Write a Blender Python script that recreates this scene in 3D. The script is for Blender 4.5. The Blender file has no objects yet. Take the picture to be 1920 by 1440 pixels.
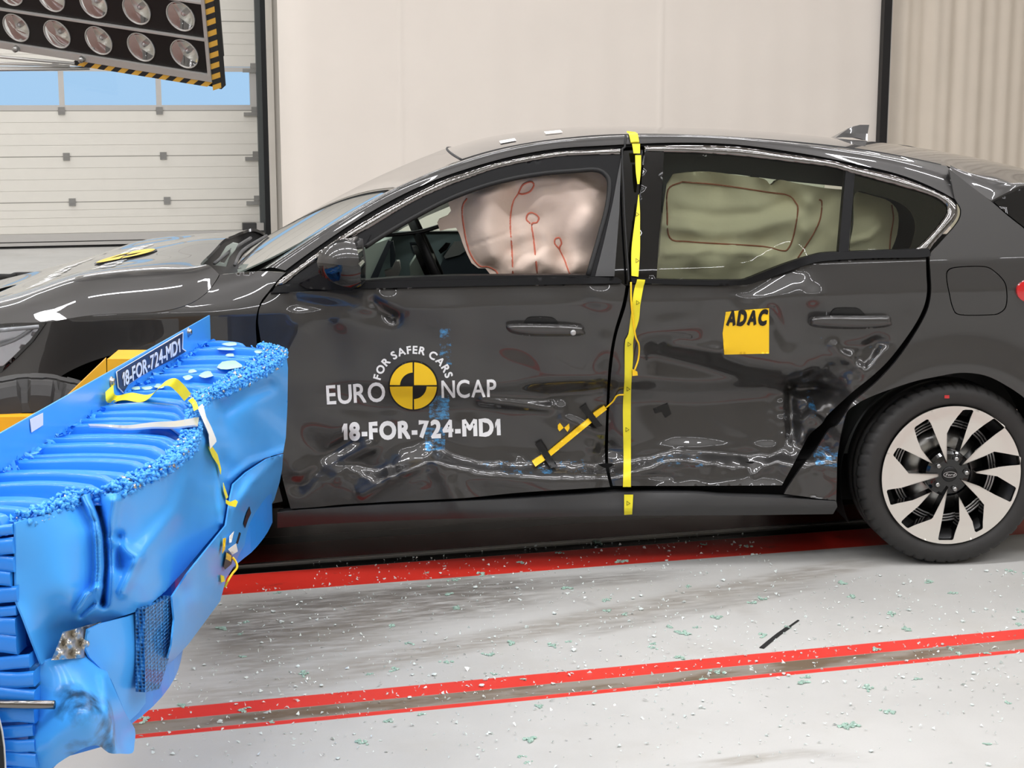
import bpy, bmesh, math, random
import numpy as np
from mathutils import Vector, Matrix
from mathutils.geometry import delaunay_2d_cdt

random.seed(7); RNG = np.random.default_rng(7)
SC = bpy.context.scene
COL = SC.collection

# ------------------------------------------------------------------ camera
FPX, CAM_H, YAW, PITCH = 3000.0, 1.6, math.radians(14.6), math.radians(10.15)
cam_data = bpy.data.cameras.new('camera')
cam_data.sensor_width = 36.0
cam_data.lens = 36.0 * FPX / 1920.0
cam_data.clip_start, cam_data.clip_end = 0.05, 200.0
cam = bpy.data.objects.new('camera', cam_data)
cam.location = (0, 0, CAM_H)
cam.rotation_euler = (math.pi / 2 - PITCH, 0, -YAW)
COL.objects.link(cam)
SC.camera = cam

# ------------------------------------------------------------------ world and exposure
wd = bpy.data.worlds.new('world'); SC.world = wd; wd.use_nodes = True
bg = wd.node_tree.nodes['Background']
bg.inputs[0].default_value = (0.42, 0.66, 0.93, 1); bg.inputs[1].default_value = 1.25
SC.view_settings.view_transform = 'Standard'; SC.view_settings.look = 'None'
SC.view_settings.exposure = -0.33; SC.view_settings.gamma = 1.0
SC.view_settings.use_curve_mapping = False

# ------------------------------------------------------------------ hall lamps (rows of tube lights under the ceiling, extra ones added by the door)
CEIL_Z = 6.2
def tube_lamp(x, y, length, power, w=0.16):
    l = bpy.data.lights.new('ceiling_tube_or_fill', 'AREA')
    l.shape = 'RECTANGLE'; l.size = length; l.size_y = w; l.energy = power
    l.color = (0.965, 0.965, 1.0)
    o = bpy.data.objects.new('ceiling_tube_or_fill', l); o.location = (x, y, CEIL_Z - 0.25)
    COL.objects.link(o)
for ry, pw in ((-3.5, 32), (0.6, 76), (3.6, 66), (7.2, 50), (11.5, 54), (15.2, 16)):
    for k in range(9):
        tube_lamp(-6.6 + 2.0 * k, ry, 1.55, pw)

for k in range(4):  # extra lamps added to brighten the floor in front of the door
    tube_lamp(-6.6 + 2.0 * k, 16.9, 1.55, 52)

# ------------------------------------------------------------------ camera geometry (rays of the 1920x1440 frame)
FW = np.array([math.sin(YAW) * math.cos(PITCH), math.cos(YAW) * math.cos(PITCH), -math.sin(PITCH)])
RT = np.array([math.cos(YAW), -math.sin(YAW), 0.0]); UP = np.cross(RT, FW)
CAMP = np.array([0, 0, CAM_H])
def rays(px):
    px = np.asarray(px, float).reshape(-1, 2)
    return FW + RT * ((px[:, :1] - 960) / FPX) - UP * ((px[:, 1:] - 720) / FPX)
def on_z(px, z):
    r = rays(px); t = (z - CAM_H) / r[:, 2]
    return CAMP + r * t[:, None]
def on_plane(px, p0, n):
    r = rays(px); n = np.asarray(n, float); t = ((np.asarray(p0, float) - CAMP) @ n) / (r @ n)
    return CAMP + r * np.asarray(t)[:, None]
def on_y(px, y): return on_plane(px, (0, y, 0), (0, 1, 0))

# car frame: x to the tail, y away from the near flank into the car, z up
CAR_A = math.radians(-11.1)
AX = np.array([math.cos(CAR_A), math.sin(CAR_A), 0]); AY = np.array([-math.sin(CAR_A), math.cos(CAR_A), 0])
W0 = np.array([2.80986, 4.78401, 0.0])
def to_car(p): d = np.asarray(p) - W0; return np.stack([d @ AX, d @ AY, d[:, 2]], 1)
def car_world(p): p = np.asarray(p, float).reshape(-1, 3); return W0 + p[:, :1] * AX + p[:, 1:2] * AY + p[:, 2:] * np.array([0, 0, 1.0])
def car_y(px, Y):
    r = rays(px); d = r @ AY; t = (np.asarray(Y, float) - (CAMP - W0) @ AY) / d
    return to_car(CAMP + r * np.asarray(t).reshape(-1, 1))
WID = 1.83
# ------------------------------------------------------------------ materials
def lin(*c):
    return tuple(((v / 255) / 12.92 if v / 255 <= 0.04045 else (((v / 255) + 0.055) / 1.055) ** 2.4) for v in c) + (1.0,)
def mat(name, col, rough=0.5, metal=0.0, coat=0.0, spec=0.5, noise=0.0, nscale=30.0, bump=0.0, bscale=60.0, coat_rough=0.03, trans=0.0, ior=1.45, alpha=None):
    m = bpy.data.materials.new(name); m.use_nodes = True
    nt = m.node_tree; b = nt.nodes['Principled BSDF']
    b.inputs['Base Color'].default_value = col
    b.inputs['Roughness'].default_value = rough; b.inputs['Metallic'].default_value = metal
    b.inputs['Coat Weight'].default_value = coat; b.inputs['Coat Roughness'].default_value = coat_rough
    b.inputs['Specular IOR Level'].default_value = spec
    b.inputs['Transmission Weight'].default_value = trans; b.inputs['IOR'].default_value = ior
    if noise or bump:
        tc = nt.nodes.new('ShaderNodeTexCoord')
    if noise:
        n = nt.nodes.new('ShaderNodeTexNoise'); n.inputs['Scale'].default_value = nscale; n.inputs['Detail'].default_value = 4
        nt.links.new(tc.outputs['Object'], n.inputs['Vector'])
        r = nt.nodes.new('ShaderNodeMapRange'); r.inputs[1].default_value = 0.3; r.inputs[2].default_value = 0.7
        r.inputs[3].default_value = 1 - noise; r.inputs[4].default_value = 1 + noise
        nt.links.new(n.outputs['Fac'], r.inputs[0])
        mx = nt.nodes.new('ShaderNodeMix'); mx.data_type = 'RGBA'; mx.blend_type = 'MULTIPLY'; mx.inputs[0].default_value = 1
        mx.inputs[6].default_value = col
        nt.links.new(r.outputs[0], mx.inputs[7]); nt.links.new(mx.outputs[2], b.inputs['Base Color'])
    if bump:
        n = nt.nodes.new('ShaderNodeTexNoise'); n.inputs['Scale'].default_value = bscale; n.inputs['Detail'].default_value = 5
        nt.links.new(tc.outputs['Object'], n.inputs['Vector'])
        bp = nt.nodes.new('ShaderNodeBump'); bp.inputs['Strength'].default_value = bump; bp.inputs['Distance'].default_value = 0.01
        nt.links.new(n.outputs['Fac'], bp.inputs['Height']); nt.links.new(bp.outputs[0], b.inputs['Normal'])
    return m
def glass_mat(name, tint, refl_rough=0.0, ior=1.5):
    m = bpy.data.materials.new(name); m.use_nodes = True; nt = m.node_tree
    for n in list(nt.nodes): nt.nodes.remove(n)
    out = nt.nodes.new('ShaderNodeOutputMaterial'); mix = nt.nodes.new('ShaderNodeMixShader')
    fr = nt.nodes.new('ShaderNodeFresnel'); fr.inputs[0].default_value = ior
    t = nt.nodes.new('ShaderNodeBsdfTransparent'); t.inputs[0].default_value = tint
    g = nt.nodes.new('ShaderNodeBsdfGlossy'); g.inputs['Roughness'].default_value = refl_rough
    nt.links.new(fr.outputs[0], mix.inputs[0]); nt.links.new(t.outputs[0], mix.inputs[1]); nt.links.new(g.outputs[0], mix.inputs[2])
    nt.links.new(mix.outputs[0], out.inputs[0])
    return m
M = {}
M['paint'] = mat('grey_metallic_paint', lin(58, 57, 56), rough=0.38, metal=0.55, coat=1.0, coat_rough=0.015, spec=0.5)
M['black'] = mat('black_plastic', lin(15, 15, 16), rough=0.5, spec=0.22)
M['dark'] = mat('dark_body_inside', lin(9, 9, 9), rough=0.7, spec=0.2)
M['gloss'] = mat('gloss_black', lin(8, 8, 9), rough=0.08, coat=0.6)
M['trim'] = mat('grey_black_plastic', lin(62, 62, 62), rough=0.5, bump=0.05, bscale=400)
M['chrome'] = mat('bright_trim', lin(128, 126, 124), rough=0.14, metal=1.0)
M['rubber'] = mat('black_rubber', lin(24, 24, 24), rough=0.6)
M['tyre'] = mat('tyre_rubber', lin(44, 43, 42), rough=0.62, noise=0.12, nscale=25)
M['rim'] = mat('machined_alloy', lin(212, 208, 200), rough=0.32, metal=0.35)
M['steel'] = mat('steel', lin(170, 170, 168), rough=0.3, metal=1.0)
M['glass'] = glass_mat('windscreen_glass', (0.72, 0.82, 0.74, 1))
M['tint'] = glass_mat('tinted_side_glass', (0.76, 0.80, 0.70, 1))
M['red'] = mat('red_lamp', lin(190, 14, 20), rough=0.08, coat=1)
M['white'] = mat('white_vinyl', lin(240, 240, 240), rough=0.35)
M['yellow'] = mat('yellow_vinyl', lin(252, 205, 30), rough=0.35)
M['blackv'] = mat('black_vinyl', lin(16, 16, 16), rough=0.4)
M['tape'] = mat('yellow_tape', lin(236, 222, 45), rough=0.5, noise=0.06, nscale=15)
M['airbag'] = mat('pink_airbag_fabric', lin(247, 224, 208), rough=0.85, bump=0.12, bscale=45)
M['airbag2'] = mat('cream_airbag_fabric', lin(244, 236, 216), rough=0.85, bump=0.12, bscale=35)
M['seam'] = mat('salmon_seam', lin(226, 128, 105), rough=0.8)
M['seam2'] = mat('brown_seam', lin(170, 105, 84), rough=0.8)
M['blue'] = mat('blue_sheet', lin(72, 168, 248), rough=0.32, coat=0.2, coat_rough=0.15, noise=0.03, nscale=5)
M['bluec'] = mat('blue_honeycomb', lin(44, 142, 236), rough=0.3, metal=0.0, coat=0.3)
M['foil'] = mat('aluminium_foil', lin(205, 200, 190), rough=0.3, metal=0.9, bump=0.5, bscale=60)
M['frame_y'] = mat('yellow_paint', lin(238, 172, 32), rough=0.4, noise=0.07, nscale=12)
M['paper'] = mat('white_paper', lin(235, 235, 230), rough=0.7)
M['fabric_dark'] = mat('dark_cabin_plastic', lin(120, 134, 136), rough=0.6)
M['cabin_black'] = mat('black_cabin_plastic', lin(52, 58, 66), rough=0.5)
M['headliner'] = mat('light_cabin_trim', lin(176, 172, 166), rough=0.8)
M['cabin_grey'] = mat('grey_cabin_plastic', lin(160, 168, 160), rough=0.6)
M['silver'] = mat('silver_plastic', lin(185, 185, 185), rough=0.3, metal=0.6)

def scuffed_paint():
    """the car's paint with blue rub marks left by the barrier; the marks are fixed places on the doors"""
    m = M['paint'].copy(); m.name = 'grey_paint_with_blue_scuffs'; nt = m.node_tree; b = nt.nodes['Principled BSDF']
    tc = nt.nodes.new('ShaderNodeTexCoord'); sp = nt.nodes.new('ShaderNodeSeparateXYZ'); nt.links.new(tc.outputs['Object'], sp.inputs[0])
    nz = nt.nodes.new('ShaderNodeTexNoise'); nz.inputs['Scale'].default_value = 60; nz.inputs['Detail'].default_value = 6; nz.inputs['Roughness'].default_value = 0.75
    mp = nt.nodes.new('ShaderNodeMapping'); mp.inputs['Scale'].default_value = (0.55, 0.2, 1.0)
    nt.links.new(tc.outputs['Object'], mp.inputs[0]); nt.links.new(mp.outputs[0], nz.inputs['Vector'])
    def math_(op, a, c=None, d=None):
        n = nt.nodes.new('ShaderNodeMath'); n.operation = op
        for i, v in enumerate((a, c, d)):
            if v is None: continue
            if isinstance(v, (int, float)): n.inputs[i].default_value = v
            else: nt.links.new(v, n.inputs[i])
        return n.outputs[0]
    total = None
    for (px0, px1, st) in SCUFFS:
        a = car_y([px0, px1], 0.03); cx, cz = (a[0, 0] + a[1, 0]) / 2, (a[0, 2] + a[1, 2]) / 2
        hx, hz = abs(a[1, 0] - a[0, 0]) / 2, abs(a[1, 2] - a[0, 2]) / 2
        dx = math_('DIVIDE', math_('ABSOLUTE', math_('SUBTRACT', sp.outputs[0], cx)), hx)
        dz = math_('DIVIDE', math_('ABSOLUTE', math_('SUBTRACT', sp.outputs[2], cz)), hz)
        k = math_('MULTIPLY', math_('SUBTRACT', 1.0, math_('MAXIMUM', dx, dz)), 1.6)
        k = math_('MULTIPLY', math_('MINIMUM', math_('MAXIMUM', k, 0.0), 0.5), st)
        total = k if total is None else math_('MAXIMUM', total, k)
    f = math_('MULTIPLY', math_('SUBTRACT', math_('ADD', nz.outputs['Fac'], total), 0.86), 6.0)
    cl = nt.nodes.new('ShaderNodeClamp'); nt.links.new(f, cl.inputs[0])
    mx = nt.nodes.new('ShaderNodeMix'); mx.data_type = 'RGBA'; mx.inputs[6].default_value = b.inputs['Base Color'].default_value
    mx.inputs[7].default_value = lin(70, 150, 205)
    nt.links.new(cl.outputs[0], mx.inputs[0]); nt.links.new(mx.outputs[2], b.inputs['Base Color'])
    return m
SCUFFS = [((820, 600), (850, 695), 0.74), ((798, 735), (850, 800), 0.85), ((790, 800), (842, 856), 0.82), ((790, 596), (862, 612), 0.5),
          ((690, 845), (780, 900), 0.42), ((860, 868), (1140, 892), 0.62), ((1145, 862), (1180, 900), 0.5), ((1210, 855), (1340, 885), 0.6),
          ((1528, 735), (1538, 800), 0.7), ((1600, 640), (1660, 700), 0.5), ((1525, 835), (1580, 880), 0.75), ((1400, 733), (1495, 739), 0.5),
          ((1535, 620), (1539, 700), 0.5), ((950, 640), (985, 700), 0.36), ((870, 742), (905, 770), 0.5), ((1500, 790), (1530, 840), 0.5)]
M['paint_s'] = scuffed_paint()

# ------------------------------------------------------------------ mesh helpers
def put(name, verts, faces, material, parent=None, smooth=True, kind=None, label=None, cat=None, group=None, sharp_faces=None):
    me = bpy.data.meshes.new(name)
    me.from_pydata([tuple(map(float, v)) for v in verts], [], [tuple(map(int, f)) for f in faces])
    if smooth: me.polygons.foreach_set('use_smooth', [True] * len(me.polygons))
    mats = material if isinstance(material, (list, tuple)) else [material]
    for m in mats: me.materials.append(m)
    me.update()
    o = bpy.data.objects.new(name, me); COL.objects.link(o)
    if parent is not None: o.parent = parent
    tag(o, label, cat, group, kind)
    return o
def tag(o, label=None, cat=None, group=None, kind=None):
    if label: o['label'] = label
    if cat: o['category'] = cat
    if group: o['group'] = group
    if kind: o['kind'] = kind
    return o
def empty(name, loc, rotz=0, label=None, cat=None, group=None):
    o = bpy.data.objects.new(name, None); o.location = loc; o.rotation_euler = (0, 0, rotz); o.empty_display_size = 0.1
    COL.objects.link(o); return tag(o, label, cat, group)
class MB:
    def __init__(s): s.v, s.f = [], []
    def add(s, v, f):
        k = len(s.v); s.v += [tuple(p) for p in v]; s.f += [tuple(i + k for i in q) for q in f]; return s
    def box(s, lo, hi, R=None, c=None):
        (a, b, d), (e, g, h) = lo, hi
        v = [(x, y, z) for z in (d, h) for y in (b, g) for x in (a, e)]
        if R is not None: v = [tuple(np.asarray(c) + np.asarray(R) @ np.asarray(p)) for p in v]
        return s.add(v, [(0, 2, 3, 1), (4, 5, 7, 6), (0, 1, 5, 4), (2, 6, 7, 3), (0, 4, 6, 2), (1, 3, 7, 5)])
    def tube(s, pts, r, n=10, cap=True):
        pts = [np.asarray(p, float) for p in pts]; rs = r if hasattr(r, '__len__') else [r] * len(pts)
        v = []; ref = None
        for i, p in enumerate(pts):
            d = pts[min(i + 1, len(pts) - 1)] - pts[max(i - 1, 0)]; d = d / (np.linalg.norm(d) + 1e-12)
            if ref is None: ref = np.array([0, 0, 1.0]) if abs(d[2]) < 0.9 else np.array([1.0, 0, 0])
            a = np.cross(d, ref); a /= np.linalg.norm(a) + 1e-12; b = np.cross(d, a); ref = -b if False else ref
            for k in range(n):
                t = 2 * math.pi * k / n; v.append(p + rs[i] * (math.cos(t) * a + math.sin(t) * b))
        f = [(i * n + k, i * n + (k + 1) % n, (i + 1) * n + (k + 1) % n, (i + 1) * n + k) for i in range(len(pts) - 1) for k in range(n)]
        if cap: f += [tuple(range(n))[::-1], tuple(range((len(pts) - 1) * n, len(pts) * n))]
        return s.add(v, f)
    def lathe(s, prof, c, axis, n=48, closed=False):
        """profile of (radius, along axis)"""
        axis = np.asarray(axis, float); axis /= np.linalg.norm(axis)
        a = np.cross(axis, (0, 0, 1.0) if abs(axis[2]) < 0.9 else (1.0, 0, 0)); a /= np.linalg.norm(a); b = np.cross(axis, a)
        m = len(prof); v = []
        for k in range(n):
            t = 2 * math.pi * k / n; d = math.cos(t) * a + math.sin(t) * b
            for (r, h) in prof: v.append(np.asarray(c) + r * d + h * axis)
        L = m if closed else m - 1
        f = [(k * m + i, k * m + (i + 1) % m, ((k + 1) % n) * m + (i + 1) % m, ((k + 1) % n) * m + i) for k in range(n) for i in range(L)]
        return s.add(v, f)
    def grid(s, G):
        G = np.asarray(G); a, b = G.shape[:2]
        return s.add(G.reshape(-1, 3), [(i * b + j, i * b + j + 1, (i + 1) * b + j + 1, (i + 1) * b + j) for i in range(a - 1) for j in range(b - 1)])
    def build(s, name, material, parent=None, **k): return put(name, s.v, s.f, material, parent, **k)

def cr(pts, n=8):
    """smooth curve through 2-D or 3-D points"""
    p = np.asarray(pts, float)
    if len(p) < 3: return [tuple(q) for q in p]
    q = np.vstack([2 * p[0] - p[1], p, 2 * p[-1] - p[-2]]); out = []
    for i in range(1, len(q) - 2):
        for k in range(n):
            t = k / n
            out.append(0.5 * ((2 * q[i]) + (-q[i - 1] + q[i + 1]) * t + (2 * q[i - 1] - 5 * q[i] + 4 * q[i + 1] - q[i + 2]) * t ** 2 + (-q[i - 1] + 3 * q[i] - 3 * q[i + 1] + q[i + 2]) * t ** 3))
    out.append(p[-1]); return [tuple(v) for v in out]
def crc(pts, n=8):
    """closed smooth loop"""
    p = list(map(tuple, pts)); m = len(p); q = [p[-1]] + p + [p[0], p[1]]
    full = cr(q, n); return full[n:n * (m + 1)]
def resample(loop, step, closed=True):
    p = np.asarray(loop, float); q = np.vstack([p, p[:1]]) if closed else p
    out = []
    for a, b in zip(q[:-1], q[1:]):
        L = np.linalg.norm(b - a)
        if L < 1e-9: continue
        m = max(1, int(math.ceil(L / step)))
        out += [a + (b - a) * k / m for k in range(m)]
    if not closed: out.append(q[-1])
    return np.asarray(out)
def inside(pts, loops):
    x, y = pts[:, 0], pts[:, 1]; r = np.zeros(len(pts), bool)
    for lp in loops:
        a = np.asarray(lp); b = np.roll(a, -1, 0)
        for (x0, y0), (x1, y1) in zip(a, b):
            if y0 == y1: continue
            c = ((y0 > y) != (y1 > y))
            r ^= c & (x < (x1 - x0) * (y - y0) / (y1 - y0) + x0)
    return r
def fill2d(loops, sp, edge=None):
    """triangulate the region bounded by loops (even-odd) with inner points sp apart -> points, triangles, boundary loops"""
    edge = edge or sp
    L = [resample(l, edge) for l in loops]
    L = [l for l in L if len(l) > 2]
    allp = np.vstack(L); e = []; k = 0
    for l in L:
        m = len(l); e += [(k + i, k + (i + 1) % m) for i in range(m)]; k += m
    lo, hi = allp.min(0), allp.max(0)
    gx = np.arange(lo[0] + sp / 2, hi[0], sp); gy = np.arange(lo[1] + sp / 2, hi[1], sp * 0.866)
    if len(gx) and len(gy):
        X, Yy = np.meshgrid(gx, gy); X = X + (np.arange(len(gy)) % 2)[:, None] * sp * 0.5
        g = np.stack([X.ravel(), Yy.ravel()], 1); g = g[inside(g, L)]
        if len(g):
            # drop inner points too near the boundary
            keep = np.ones(len(g), bool)
            cell = {}
            for p in allp: cell.setdefault((int(p[0] // sp), int(p[1] // sp)), []).append(p)
            for i, p in enumerate(g):
                cx, cy = int(p[0] // sp), int(p[1] // sp)
                for ax_ in (-1, 0, 1):
                    for ay_ in (-1, 0, 1):
                        for q in cell.get((cx + ax_, cy + ay_), ()):
                            if (q[0] - p[0]) ** 2 + (q[1] - p[1]) ** 2 < (0.45 * sp) ** 2: keep[i] = False
            g = g[keep]
        pts = np.vstack([allp, g])
    else: pts = allp
    res = delaunay_2d_cdt([Vector(p) for p in pts], e, [], 0, 1e-6)
    V = np.array([tuple(v) for v in res[0]]); T = np.array([t for t in res[2] if len(t) == 3], int)
    c = V[T].mean(1); T = T[inside(c, L)]
    return V, T
def boundary(T):
    cnt = {}
    for t in T:
        for a, b in ((t[0], t[1]), (t[1], t[2]), (t[2], t[0])):
            if (b, a) in cnt: del cnt[(b, a)]
            else: cnt[(a, b)] = 1
    return list(cnt)
def thicken(V3, T, shift, flange_only=True):
    """add a rim (and a back) along shift so that a sheet has real thickness"""
    V3 = np.asarray(V3); n = len(V3); B = boundary(T); idx = sorted({i for e in B for i in e})
    top = {i: n + k for k, i in enumerate(idx)}; bot = {i: n + len(idx) + k for k, i in enumerate(idx)}
    sh = np.asarray(shift, float)
    if sh.ndim == 1: sh = np.repeat(sh[None], n, 0)
    V = [V3, V3[idx], V3[idx] + sh[idx]]
    F = [tuple(t) for t in T] + [(top[b], top[a], bot[a], bot[b]) for a, b in B]
    if not flange_only:
        off = n + 2 * len(idx); V.append(V3 + sh); F += [(t[2] + off, t[1] + off, t[0] + off) for t in T]
    return np.vstack(V), F
class TPS:
    """thin-plate interpolation of control heights"""
    def __init__(s, ctl, lam=1e-3):
        c = np.asarray(ctl, float); s.p = c[:, :2] / 100; h = c[:, 2]; n = len(c)
        d = np.linalg.norm(s.p[:, None] - s.p[None], axis=2); K = s.phi(d) + lam * np.eye(n)
        Pm = np.hstack([np.ones((n, 1)), s.p]); A = np.block([[K, Pm], [Pm.T, np.zeros((3, 3))]])
        s.w = np.linalg.solve(A, np.concatenate([h, np.zeros(3)]))
    @staticmethod
    def phi(d): return np.where(d > 1e-9, d * d * np.log(np.maximum(d, 1e-9)), 0)
    def __call__(s, px):
        q = np.asarray(px, float) / 100; d = np.linalg.norm(q[:, None] - s.p[None], axis=2)
        return s.phi(d) @ s.w[:-3] + np.hstack([np.ones((len(q), 1)), q]) @ s.w[-3:]
def seg_dist(P, poly):
    """distance of points to a polyline"""
    P = np.asarray(P, float); a = np.asarray(poly, float); d = np.full(len(P), 1e9)
    for p, q in zip(a[:-1], a[1:]):
        v = q - p; t = np.clip(((P - p) @ v) / (v @ v + 1e-12), 0, 1)
        d = np.minimum(d, np.linalg.norm(P - (p + t[:, None] * v), axis=1))
    return d
def sstep(x, a, b):
    t = np.clip((np.asarray(x, float) - a) / (b - a), 0, 1); return t * t * (3 - 2 * t)

# text as outline loops, in units of the capital height
def raw_text(body, bold=0.0, res=4):
    cu = bpy.data.curves.new('lettering', 'FONT'); cu.body = body; cu.size = 1.0; cu.fill_mode = 'NONE'; cu.resolution_u = res
    ob = bpy.data.objects.new('lettering', cu); COL.objects.link(ob)
    dg = bpy.context.evaluated_depsgraph_get(); dg.update()
    me = ob.evaluated_get(dg).to_mesh()
    nb = {}
    for e in me.edges:
        a, b = e.vertices; nb.setdefault(a, []).append(b); nb.setdefault(b, []).append(a)
    co = [tuple(v.co)[:2] for v in me.vertices]; seen = set(); loops = []
    for s in nb:
        if s in seen: continue
        lp = [s]; seen.add(s); cur = s
        while True:
            nx = [j for j in nb[cur] if j not in seen]
            if not nx: break
            cur = nx[0]; seen.add(cur); lp.append(cur)
        if len(lp) > 2: loops.append(np.array([co[i] for i in lp]))
    ob.evaluated_get(dg).to_mesh_clear()
    bpy.data.objects.remove(ob); bpy.data.curves.remove(cu)
    # embolden: push outlines along their normals (outer loops out, counters in), by signed nesting
    if bold and loops:
        out = []
        for i, l in enumerate(loops):
            others = [m for j, m in enumerate(loops) if j != i]
            hole = sum(bool(inside(l[:1], [m])[0]) for m in others) % 2 == 1
            ar = 0.5 * np.sum(l[:, 0] * np.roll(l[:, 1], -1) - np.roll(l[:, 0], -1) * l[:, 1])
            t = np.roll(l, -1, 0) - np.roll(l, 1, 0); t /= np.linalg.norm(t, axis=1)[:, None] + 1e-9
            nrm = np.stack([t[:, 1], -t[:, 0]], 1) * (1 if ar > 0 else -1)
            out.append(l + nrm * (bold if not hole else -bold))
        loops = out
    return loops
_gl = {}
def text_loops(body, bold=0.0, gap=0.075):
    """letters set one by one; the figure one is drawn with its flag"""
    out = []; x = 0.0
    for ch in body:
        if ch == ' ': x += 0.26; continue
        key = (ch, round(bold, 3))
        if key not in _gl:
            if ch == '1':
                h = 0.70 if not _gl.get('caph') else _gl['caph']; w = 0.085 + 2 * bold
                lp = [np.array([(0.26 - w, 0), (0.26, 0), (0.26, h), (0.26 - w * 0.9, h), (0.0, h - 0.17), (0.0, h - 0.17 - w * 1.15), (0.26 - w, h - 0.03 - w * 1.1)])]
            else: lp = raw_text(ch, bold)
            m = np.vstack(lp); lp = [l - np.array([m[:, 0].min(), 0]) for l in lp]; _gl[key] = (lp, m[:, 0].max() - m[:, 0].min())
        lp, w = _gl[key]; out += [l + np.array([x, 0]) for l in lp]; x += w + gap
    return out
def cap_h():
    l = text_loops('H'); a = np.vstack(l); return a[:, 1].max()
CAPH = cap_h(); _gl['caph'] = CAPH; [_gl.pop(k) for k in list(_gl) if k != 'caph' and k[0] == '1']
def text_box(body, p_bl, p_br, height, bold=0.0, up=None, stretch=True):
    """text whose baseline runs p_bl -> p_br (pixels) with capitals `height` px tall"""
    L = text_loops(body, bold); a = np.vstack(L); x0, x1 = a[:, 0].min(), a[:, 0].max()
    ex = (np.asarray(p_br, float) - p_bl) / (x1 - x0)
    u = np.array([ex[1], -ex[0]]); u /= np.linalg.norm(u)
    if up is not None: u = np.asarray(up, float) / np.linalg.norm(up)
    return [np.asarray(p_bl) + (l[:, :1] - x0) * ex + l[:, 1:] * u * (height / CAPH) for l in L]
def text_arc(body, c, r, a0, a1, height, bold=0.0):
    """text on a circle from angle a0 to a1 (degrees, 90 = top, clockwise reading)"""
    L = []; adv = []; x = 0
    wid = {}
    for ch in body:
        if ch == ' ': adv.append((ch, x, None)); x += 0.28; continue
        l = text_loops(ch, bold); a = np.vstack(l); w = a[:, 0].max() - a[:, 0].min()
        l = [q - np.array([a[:, 0].min(), 0]) for q in l]; adv.append((ch, x, (l, w))); x += w + 0.1
    tot = x - 0.1
    for ch, x, d in adv:
        if d is None: continue
        l, w = d; th = math.radians(a0 + (a1 - a0) * (x + w / 2) / tot)
        rad = np.array([math.cos(th), -math.sin(th)]); tan = np.array([math.sin(th), math.cos(th)])
        for q in l:
            L.append(np.asarray(c) + rad * r + (q[:, :1] - w / 2) * tan * (height / CAPH) + q[:, 1:] * rad * (height / CAPH))
    return L
# ================================================================== CAR SURFACE
def S_side(X, Z):
    """inset of the undamaged flank from the car's widest plane"""
    X = np.asarray(X, float); Z = np.asarray(Z, float)
    dz = Z - (0.963 + 0.025 * X)
    up = np.maximum(dz, 0); dn = np.maximum(-dz, 0)
    y = 0.25 * np.minimum(up, 0.1) + 0.40 * np.maximum(up - 0.1, 0)
    y = y + sstep(-X, 2.15, 2.7) * 5 * np.minimum(up, 0.2) ** 2
    y = y + 0.012 * (1 - np.exp(-dn / 0.12)) + 0.35 * np.maximum(0.45 - Z, 0) ** 2
    y = y + 0.55 * np.maximum(0.216 - Z, 0)
    y = y + 0.35 * np.maximum(-2.9 - X, 0) ** 2 + 0.22 * np.maximum(X - 0.25, 0) ** 2
    for cx in (0.0, -2.7):
        r = np.hypot(X - cx, Z - 0.32)
        y = y - 0.016 * np.exp(-((r - 0.39) / 0.06) ** 2) * sstep(Z, 0.3, 0.45)
    return y
_zk = np.array([0.15, 0.215, 0.25, 0.322, 0.352, 0.40, 0.57, 0.615, 0.66, 0.80, 0.93, 1.2])
_dk = np.array([0.0, 0.004, 0.010, 0.018, 0.078, 0.095, 0.09, 0.068, 0.03, 0.016, 0.0, 0.0])
_fl = np.array([(480, 900), (545, 900), (600, 885), (650, 872), (700, 888), (760, 868), (812, 848), (850, 864), (900, 878), (1000, 883), (1100, 886), (1145, 888), (1200, 872), (1270, 858), (1340, 863), (1400, 868), (1480, 863), (1560, 858), (1620, 855)], float)
def zprof(z): return sum(np.interp(z + d, _zk, _dk) for d in (-0.009, -0.003, 0.003, 0.009)) / 4
_W = [(RNG.uniform(0, 2 * math.pi), RNG.uniform(0, 6.28), RNG.uniform(0.16, 0.5)) for _ in range(14)]
_W2 = [(RNG.uniform(0, 2 * math.pi), RNG.uniform(0, 6.28), RNG.uniform(0.035, 0.09)) for _ in range(12)]
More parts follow.
